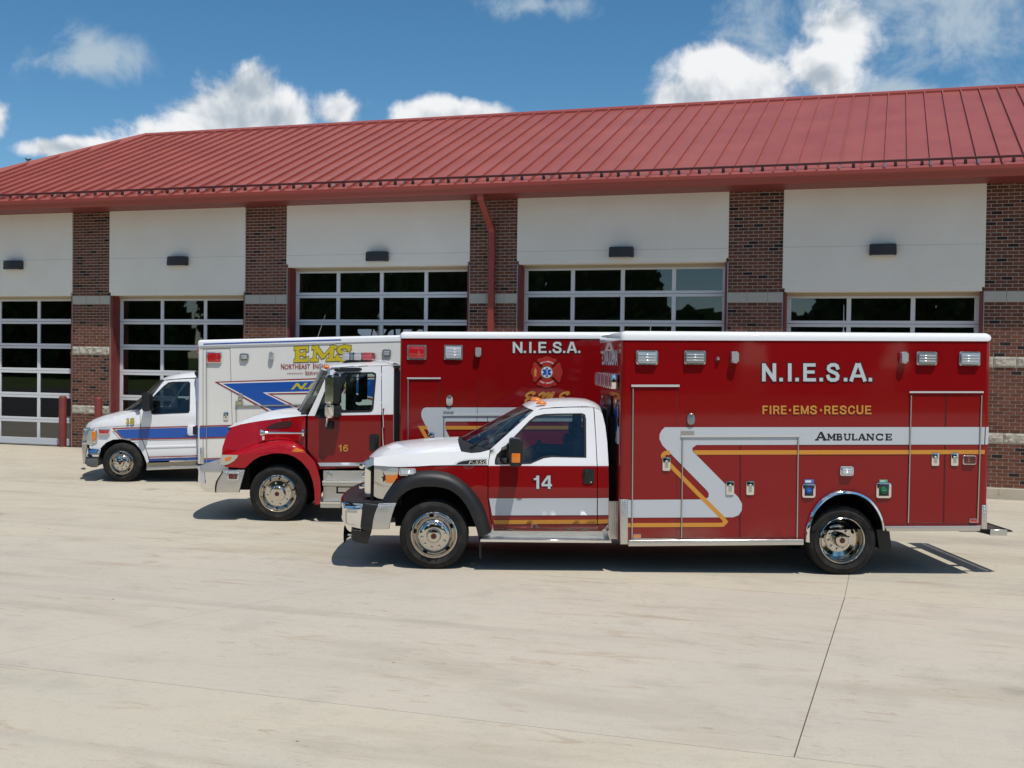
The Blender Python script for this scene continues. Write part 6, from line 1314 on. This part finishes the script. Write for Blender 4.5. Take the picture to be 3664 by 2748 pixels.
ra = [T.P(c6(*p), yc) for p in [(793, 488), (850, 480), (930, 474), (1000, 470), (1060, 468)]]; rc = [T.P(c6(*p), YM-.1) for p in [(778, 478), (830, 455), (900, 435), (980, 420), (1060, 412)]]
crown('cab_roof', ra, rc, WC, WHITE, A, 2.6)
dout = G([(587, 740), (650, 672), (712, 594), (762, 530), (800, 494), (860, 486), (1000, 478), (1045, 478), (1052, 780), (1052, 990), (1072, 1160), (672, 1163), (645, 1090), (606, 985), (590, 880)])
win = G([(672, 650), (720, 600), (780, 540), (822, 508), (860, 502), (990, 500), (1004, 512), (1000, 745), (990, 763), (860, 768), (700, 776), (680, 770)])
def mk(W_):
    o = panel('door', dout, lambda x, z: yc(z)-.003, WHITE, A, [win], .06, W_); panel('window', win, lambda x, z: yc(z)+.012, GLASS, o, (), .15, W_); f = (lambda y: y) if W_ is None else (lambda y: W_-y)
    cx = sum(p[0] for p in win)/len(win); cz = sum(p[1] for p in win)/len(win); inn = [(x+(cx-x)*.045, z+(cz-z)*.06) for x, z in win]
    loft('window_trim', [[(x, f(yc(z)-.007), z) for x, z in win+win[:1]], [(x, f(yc(z)-.007), z) for x, z in inn+inn[:1]], [(x, f(yc(z)+.02), z) for x, z in inn+inn[:1]]], TRIMBLK, o, False); return o
D15 = mk(None); mk(WC)
both(lambda W_: panel('cab_corner', G([(1048, 472), (1080, 470), (1085, 1160), (1075, 1160), (1056, 990), (1056, 780)]), lambda x, z: yc(z), WHITE, A, (), .08, W_))
both(lambda W_: panel('pillar', G([(600, 738), (650, 665), (710, 590), (760, 525), (793, 488), (800, 496), (762, 534), (712, 598), (650, 676), (612, 730)]), lambda x, z: yc(z)-.002, WHITE, A, (), .06, W_))
prism('door_moulding', T.g(c6, [(632, 1040), (1050, 1028), (1052, 1045), (640, 1058)], yc), .175, .20, WHITE, A, .008)
# stripes on cab
def cd(nm, pts, m, e=-.010): return panel(nm, T.g(c6, pts, .19), lambda x, z: yc(z)+e if z < 1.1 else yc(z)+e, m, A, (), .06)
cd('blue_stripe', [(386, 902), (585, 896), (800, 890), (1080, 884), (1080, 966), (800, 971), (450, 976)], BLUE); 
def line15(pts, w=.022, m=None, e=-.0105): return strip('red_pinstripe', [T.L(c6(*p), .18) for p in pts], w, .19+e-.004, m or DKRED, A)
line15([(1080, 874), (800, 881), (585, 887), (362, 893), (436, 976)]); line15([(505, 984), (800, 978), (1080, 972)])
line15([(650, 1132), (1082, 1119)], .018); o = cd('blue_stripe', [(652, 1145), (1082, 1130), (1084, 1152), (662, 1166)], BLUE, -.012)
its = [('1', T.L(c6(468, 852), .18), T.L(c6(498, 851), .18), T.L(c6(468, 812), .18)), ('5', T.L(c6(502, 852), .18), T.L(c6(536, 851), .18), T.L(c6(502, 811), .18))]
serif_text('number', its, .176, YEL, A, .03); serif_text('number_outline', its, .1795, mat('olive_outline', (.10, .09, .02), .5), A, .10)
yn = .17; a, b = T.rect(c6, 980, 868, 1042, 950, yn); h_ = prism('handle', rpoly([(a[0], a[1]), (b[0], a[1]), (b[0], b[1]), (a[0], b[1])], .04), yn-.01, yn+.02, WHITE, D15, .01); box('grip', (a[0]+.16, yn-.018, a[1]+.03), (b[0]-.03, yn-.008, b[1]-.02), BLACK, D15, .008)
ym = -.12; a, b = T.rect(c6, 597, 590, 664, 750, ym); mh = prism('mirror', rpoly([(a[0], a[1]), (b[0], a[1]), (b[0], b[1]-.01), (a[0], b[1])], .05, 6), ym, ym+.22, BLACK, A, .03); tube('arm', [T.P(c6(640, 720), .05), T.P(c6(690, 740), .2)], .03, BLACK, mh, 8)
a, b = T.rect(c6, 695, 665, 762, 740, .6); box('mirror', (a[0], WC-.2, a[1]), (b[0], WC+.05, b[1]), BLACK, A, .03)
# nose
prism('headlamp_bezel', rpoly(T.g(e1, [(250, 330), (455, 330), (475, 400), (470, 600), (440, 640), (240, 640), (250, 500)], .21), .03), .185, .5, ALU, A, .01)
prism('headlamp', rpoly(T.g(e1, [(285, 370), (360, 365), (352, 480), (372, 580), (310, 590), (290, 480)], .2), .01), .172, .3, CLEARL, A, .01); prism('turn_signal', crom(T.g(e1, [(358, 370), (410, 368), (442, 410), (445, 490), (425, 560), (375, 585), (355, 480)], .2), 3, True), .172, .3, AMBER, A, .01)
lamp(T, e1, 495, 322, 735, 440, REDLENS, A, .05, .02, .2, .01, 'fender_warning_light')
gx, gz_ = T.L(e1(290, 500), .5); box('grille', (gx-.06, .45, T.L(e1(0, 640), .5)[1]), (gx+.2, WC-.45, T.L(e1(0, 300), .5)[1]), ALU, A, .02); box('radiator_support', (gx+.05, .3, .5), (gx+.4, WC-.3, 1.0), DARK, A)
bmp = empty('bumper', (0, 0, 0), 0, A)
sweep('chrome_bar', rpoly(T.g(e1, [(330, 740), (535, 765), (500, 862), (250, 862), (270, 800)], .14), .02), .16, WC-.16, .12, mat('blued_chrome'), bmp, rim=.02); sweep('chrome_lip', T.g(e1, [(245, 866), (500, 866), (485, 915), (222, 915)], .13), .14, WC-.14, .12, CHROME, bmp); sweep('valance', rpoly(T.g(e1, [(215, 918), (482, 918), (470, 1135), (340, 1140), (230, 1105)], .15), .02), .16, WC-.16, .12, mat('grey_bumper', (.10, .10, .105), .45), bmp, rim=.02)
for yy in (.45, WC-.5): prism('push_guard', T.g(e1, [(195, 275), (245, 285), (205, 560), (250, 690), (210, 880), (210, 1075), (160, 1060), (135, 700), (160, 450)], yy), yy, yy+.05, ALU, bmp, .006)
for q in ((215, 310, 440, 335), (180, 600, 470, 625)): p0 = T.P(e1(q[0], q[1]), .45); p1 = T.P(e1(q[2], q[3]), .45); tube('guard_tube', [Vector((p1.x, .2, p0.z-.02)), Vector((p0.x+.05, .26, p0.z)), Vector((p0.x, .45, p0.z)), Vector((p0.x, WC-.45, p0.z)), Vector((p0.x+.05, WC-.26, p0.z)), Vector((p1.x, WC-.2, p0.z-.02))], .025, CHROME, bmp, 10)
rb = T.g(c6, [(638, 1215), (1085, 1200), (1085, 1222), (638, 1240)], .08); prism('running_board', rb, .08, .4, PLATE, A, .005); prism('sill', T.g(c6, [(640, 1180), (1085, 1165), (1085, 1200), (640, 1212)], .2), .2, .3, mat('dusty_sill', (.26, .22, .15), .7), A)
for yy in (.38, 1.4):
    x0, z0 = T.L(c6(960, 700), yy); box('seat', (x0-.1, yy, .75), (x0+.1, yy+.55, z0+.1), SEAT, A, .06)
dx, dz = T.L(c6(700, 740), .5); box('dashboard', (dx-.35, .3, .8), (dx+.15, WC-.3, dz), BLACK, A, .05); box('cab_floor', (dx-.2, .28, .5), (T.L(c6(1050, 0), .3)[0], WC-.28, .62), DARK, A)
# --- box body 15
def bl(x, y, d=0.): return T.L(c6(x, y), d)
(x0, zt0), (x1, zt1) = bl(1052, 192), bl(2212, 164); k_ = (zt1-zt0)/(x1-x0); (xb, zb0), (xb1, zb1) = bl(1085, 1186), bl(1300, 1180); XF = bl(1065, 600)[0]; XR = XF+3.9
rs = lambda x, z0, kk: z0+kk*(x-XF)
zA, zB_ = zt0, zt0+k_*3.9; body = empty('body_box', (0, 0, 0), 0, A); zl0 = zb0; zl1 = zb0+k_*3.9
sw = [(XF+.05, zl0), (XF+.05, zA), (XR-.05, zB_), (XR-.05, zl1)]
panel('side_wall', sw, lambda x, z: 0., CREAM, body, (), .25); panel('side_wall', sw, lambda x, z: 0., CREAM, body, (), .25, WC)
for (x, sx, za, zb_) in ((XF, 1, zl0, zA), (XR, -1, zl1, zB_)):
    for (y, sy) in ((0, 1), (WC, -1)): loft('corner_post', [[(x+sx*(.05-.05*math.sin(math.pi/2*k/6)), y+sy*(.05-.05*math.cos(math.pi/2*k/6)), z) for k in range(7)] for z in (za, zb_)], WHITE, body)
    mesh('end_wall', [(x, .05, za), (x, WC-.05, za), (x, WC-.05, zb_), (x, .05, zb_)], [(0, 1, 2, 3)], WHITE, body)
rh = .085
bm = bmesh.new(); v = [bm.verts.new(p) for p in ((XF-.01, -.012, zA-.03), (XR+.01, -.012, zB_-.03), (XR+.01, WC+.012, zB_-.03), (XF-.01, WC+.012, zA-.03), (XF-.01, -.012, zA+rh), (XR+.01, -.012, zB_+rh), (XR+.01, WC+.012, zB_+rh), (XF-.01, WC+.012, zA+rh))]
for f in ((0, 1, 5, 4), (1, 2, 6, 5), (2, 3, 7, 6), (3, 0, 4, 7), (4, 5, 6, 7), (3, 2, 1, 0)): bm.faces.new([v[i] for i in f])
es = {e for e in bm.edges if e.verts[0] in v[4:] or e.verts[1] in v[4:]}
bmesh.ops.bevel(bm, geom=list(es), offset=.05, segments=4, affect='EDGES', profile=.5); from_bm('roof_cap', bm, WHITE, body, True, 50)
strip('blue_pinstripe', [bl(1112, 189, -.016), bl(2260, 153, -.016)], .022, -.016, BLUE, body)
prism('roof_rail', [bl(1085, 212), bl(2212, 181), bl(2212, 190), bl(1085, 222)], -.012, .0, mat('grey_rail', (.45, .45, .43), .5), body, .003)
# door outline and trims
seam(T, c6, [(1110, 1190), (1110, 232), (1335, 226), (1362, 1160)], body, 0., .007); trim(T, c6, 1138, 240, 1140, 1185, body, t=.009)
Y0 = -.0068
z_ = lambda pts: [bl(x, y, Y0) for x, y in pts]
P1 = [(1225, 507), (2330, 474), (2262, 590), (1650, 604), (1890, 722), (1930, 760), (1720, 770), (1640, 725)]
def grow_poly(pts, d):
    n = len(pts); out = []; ar = sum(pts[i-1][0]*pts[i][1]-pts[i][0]*pts[i-1][1] for i in range(n)); s_ = 1 if ar > 0 else -1
    for i in range(n):
        p = Vector(pts[i]); a = (p-Vector(pts[i-1])).normalized(); b = (Vector(pts[(i+1) % n])-p).normalized(); na = Vector((a.y, -a.x))*s_; nb = Vector((b.y, -b.x))*s_; m_ = (na+nb).normalized(); out.append(tuple(p+m_*d/max(.35, m_.dot(nb))))
    return out
core = z_([(1272, 519), (2310, 488), (2250, 577), (1605, 592), (1850, 714), (2000, 790), (1780, 800), (1690, 745)])
decal('red_outline', grow_poly(core, .055), Y0, DKRED, body); decal('white_outline', grow_poly(core, .028), Y0-.0008, VWHITE, body); decal('blue_flash', core, Y0-.0016, BLUE, body)
core2 = z_([(2385, 486), (2700, 478), (2700, 720), (2520, 630), (2318, 580)]); decal('red_outline', grow_poly(core2, .05), Y0, DKRED, body); decal('white_outline', grow_poly(core2, .025), Y0-.0008, VWHITE, body); decal('blue_flash', core2, Y0-.0016, BLUE, body)
decal('blue_stripe', z_([(1080, 884), (1700, 866), (1700, 946), (1080, 966)]), Y0-.0004, BLUE, body)
for yy0, yy1 in ((874, 856), (972, 954)): strip('red_pinstripe', z_([(1082, yy0), (1700, yy1)]), .022, Y0-.0008, DKRED, body)
strip('red_pinstripe', z_([(1115, 1145), (1500, 1132)]), .018, Y0-.0008, DKRED, body); decal('blue_stripe', z_([(1115, 1155), (1500, 1142), (1500, 1166), (1115, 1178)]), Y0-.0004, BLUE, body)
def c4L(x, y): return T.L(c4(x, y), Y0)
its = [('E', c4L(826, 318), c4L(945, 314), c4L(828, 205)), ('M', c4L(958, 314), c4L(1140, 309), c4L(972, 201)), ('S', c4L(1142, 309), c4L(1268, 306), c4L(1158, 196))]
for it in its: serif_text('letter', [it], Y0-.002, YEL, body, .05, .13); serif_text('letter_outline', [it], Y0+.0004, OUTL, body, .085, .13)
REDL = mat('red_lettering', (.30, .012, .015), .45)
def txt(s_, xa, xb, ya, yb, m, **k): text('lettering', s_, c4L(xa, yb), c4L(xb, yb-(xb-xa)*.018), c4L(xa, ya), Y0-.002, m, body, **k)
txt('N', 720, 745, 334, 379, REDL, bold=.01); txt('ORTHEAST', 748, 950, 340, 379, REDL, bold=.01); txt('I', 974, 982, 332, 374, REDL, bold=.01); txt('NGHAM', 988, 1120, 337, 374, REDL, bold=.01); txt('S', 911, 928, 393, 424, REDL, bold=.01); txt('ERVICES', 931, 1080, 398, 424, REDL, bold=.01); strip('red_rule', [c4L(766, 412), c4L(896, 409)], .010, Y0-.002, REDL, body)
p = [c4L(797, 540), c4L(1275, 528), c4L(815, 488)]; text('lettering', 'N.I.E.S.A.', *p, Y0-.004, YEL, body, .04, None, 0, .25)
# fittings
lamp(T, c6, 1142, 255, 1266, 347, REDLENS, A, .045, .018, 0., .01); lamp(T, c6, 1416, 268, 1492, 324, mat('grey_lens'), A, .05, .018, 0., .03); lamp(T, c4, 1522, 222, 1592, 280, mat('grey_lens'), A, .05, .018, 0., .03)
a, b = T.rect(c6, 1664, 252, 1702, 318); prism('clearance_lamp', rpoly([(a[0], a[1]), (b[0], a[1]), (b[0], b[1]), (a[0], b[1])], .025), -.07, 0, SHELL, A, .025, 3)
latch(T, c6, 1282, 757, 1321, 822, A); a, b = T.rect(c6, 1405, 600, 1440, 656); prism('outlet_cover', rpoly([(a[0], a[1]), (b[0], a[1]), (b[0], b[1]), (a[0], b[1])], .03), -.03, 0, ALU, A, .008); a, b = T.rect(c6, 1380, 664, 1446, 698); box('door_label', (a[0], -.012, a[1]), (b[0], -.004, b[1]), ALU, A); box('label_print', (a[0]+.06, -.014, a[1]+.02), (b[0]-.05, -.011, b[1]-.02), YEL, A)
trim(T, c6, 1378, 707, 2200, 690, body, 'drip_rail', ALU, .024); trim(T, c6, 1386, 718, 1392, 1160, body, t=.009)
cg = T.g(c6, [(1085, 1055), (1116, 1053), (1117, 1186), (1087, 1188)]); o = prism('corner_guard', cg, -.012, .04, PLATE, A, .004); dots(T, c6, 7, 1101, 1072, 1104, 1178, o, -.014, .010)
x, z = bl(1022, 240, .35); o = lathe('front_beacon', [(.085, .0), (.08, -.05), (.05, -.09), (0, -.10)], (0, 0, 0), REDLENS, A, 20)
o.location = (XF-.0, .35, z); o.rotation_euler = (0, 0, -math.pi/2)
q = T.P(c6(1130, 155), .6); o = lathe('roof_vent', [(0, -.02), (.05, -.01), (.06, .03)], (0, 0, 0), ALU, A, 16); o.location = (q.x, .6, zA+rh); o.rotation_euler = (-math.pi/2, 0, 0)
q = T.P((1131, 1205), 1.0); tube('antenna', [(q.x, 1.0, zA+rh), (q.x+.03, 1.0, zA+rh+.1), (q.x+.18, 1.0, zA+rh+.55)], .006, mat('antenna_grey', (.3, .3, .3), .4, .6), A, 6, [.02, .008, .004])
box('skirt', (XF+.1, .05, zl0-.03), (XR-.1, WC-.05, zl0+.02), DARK, body)
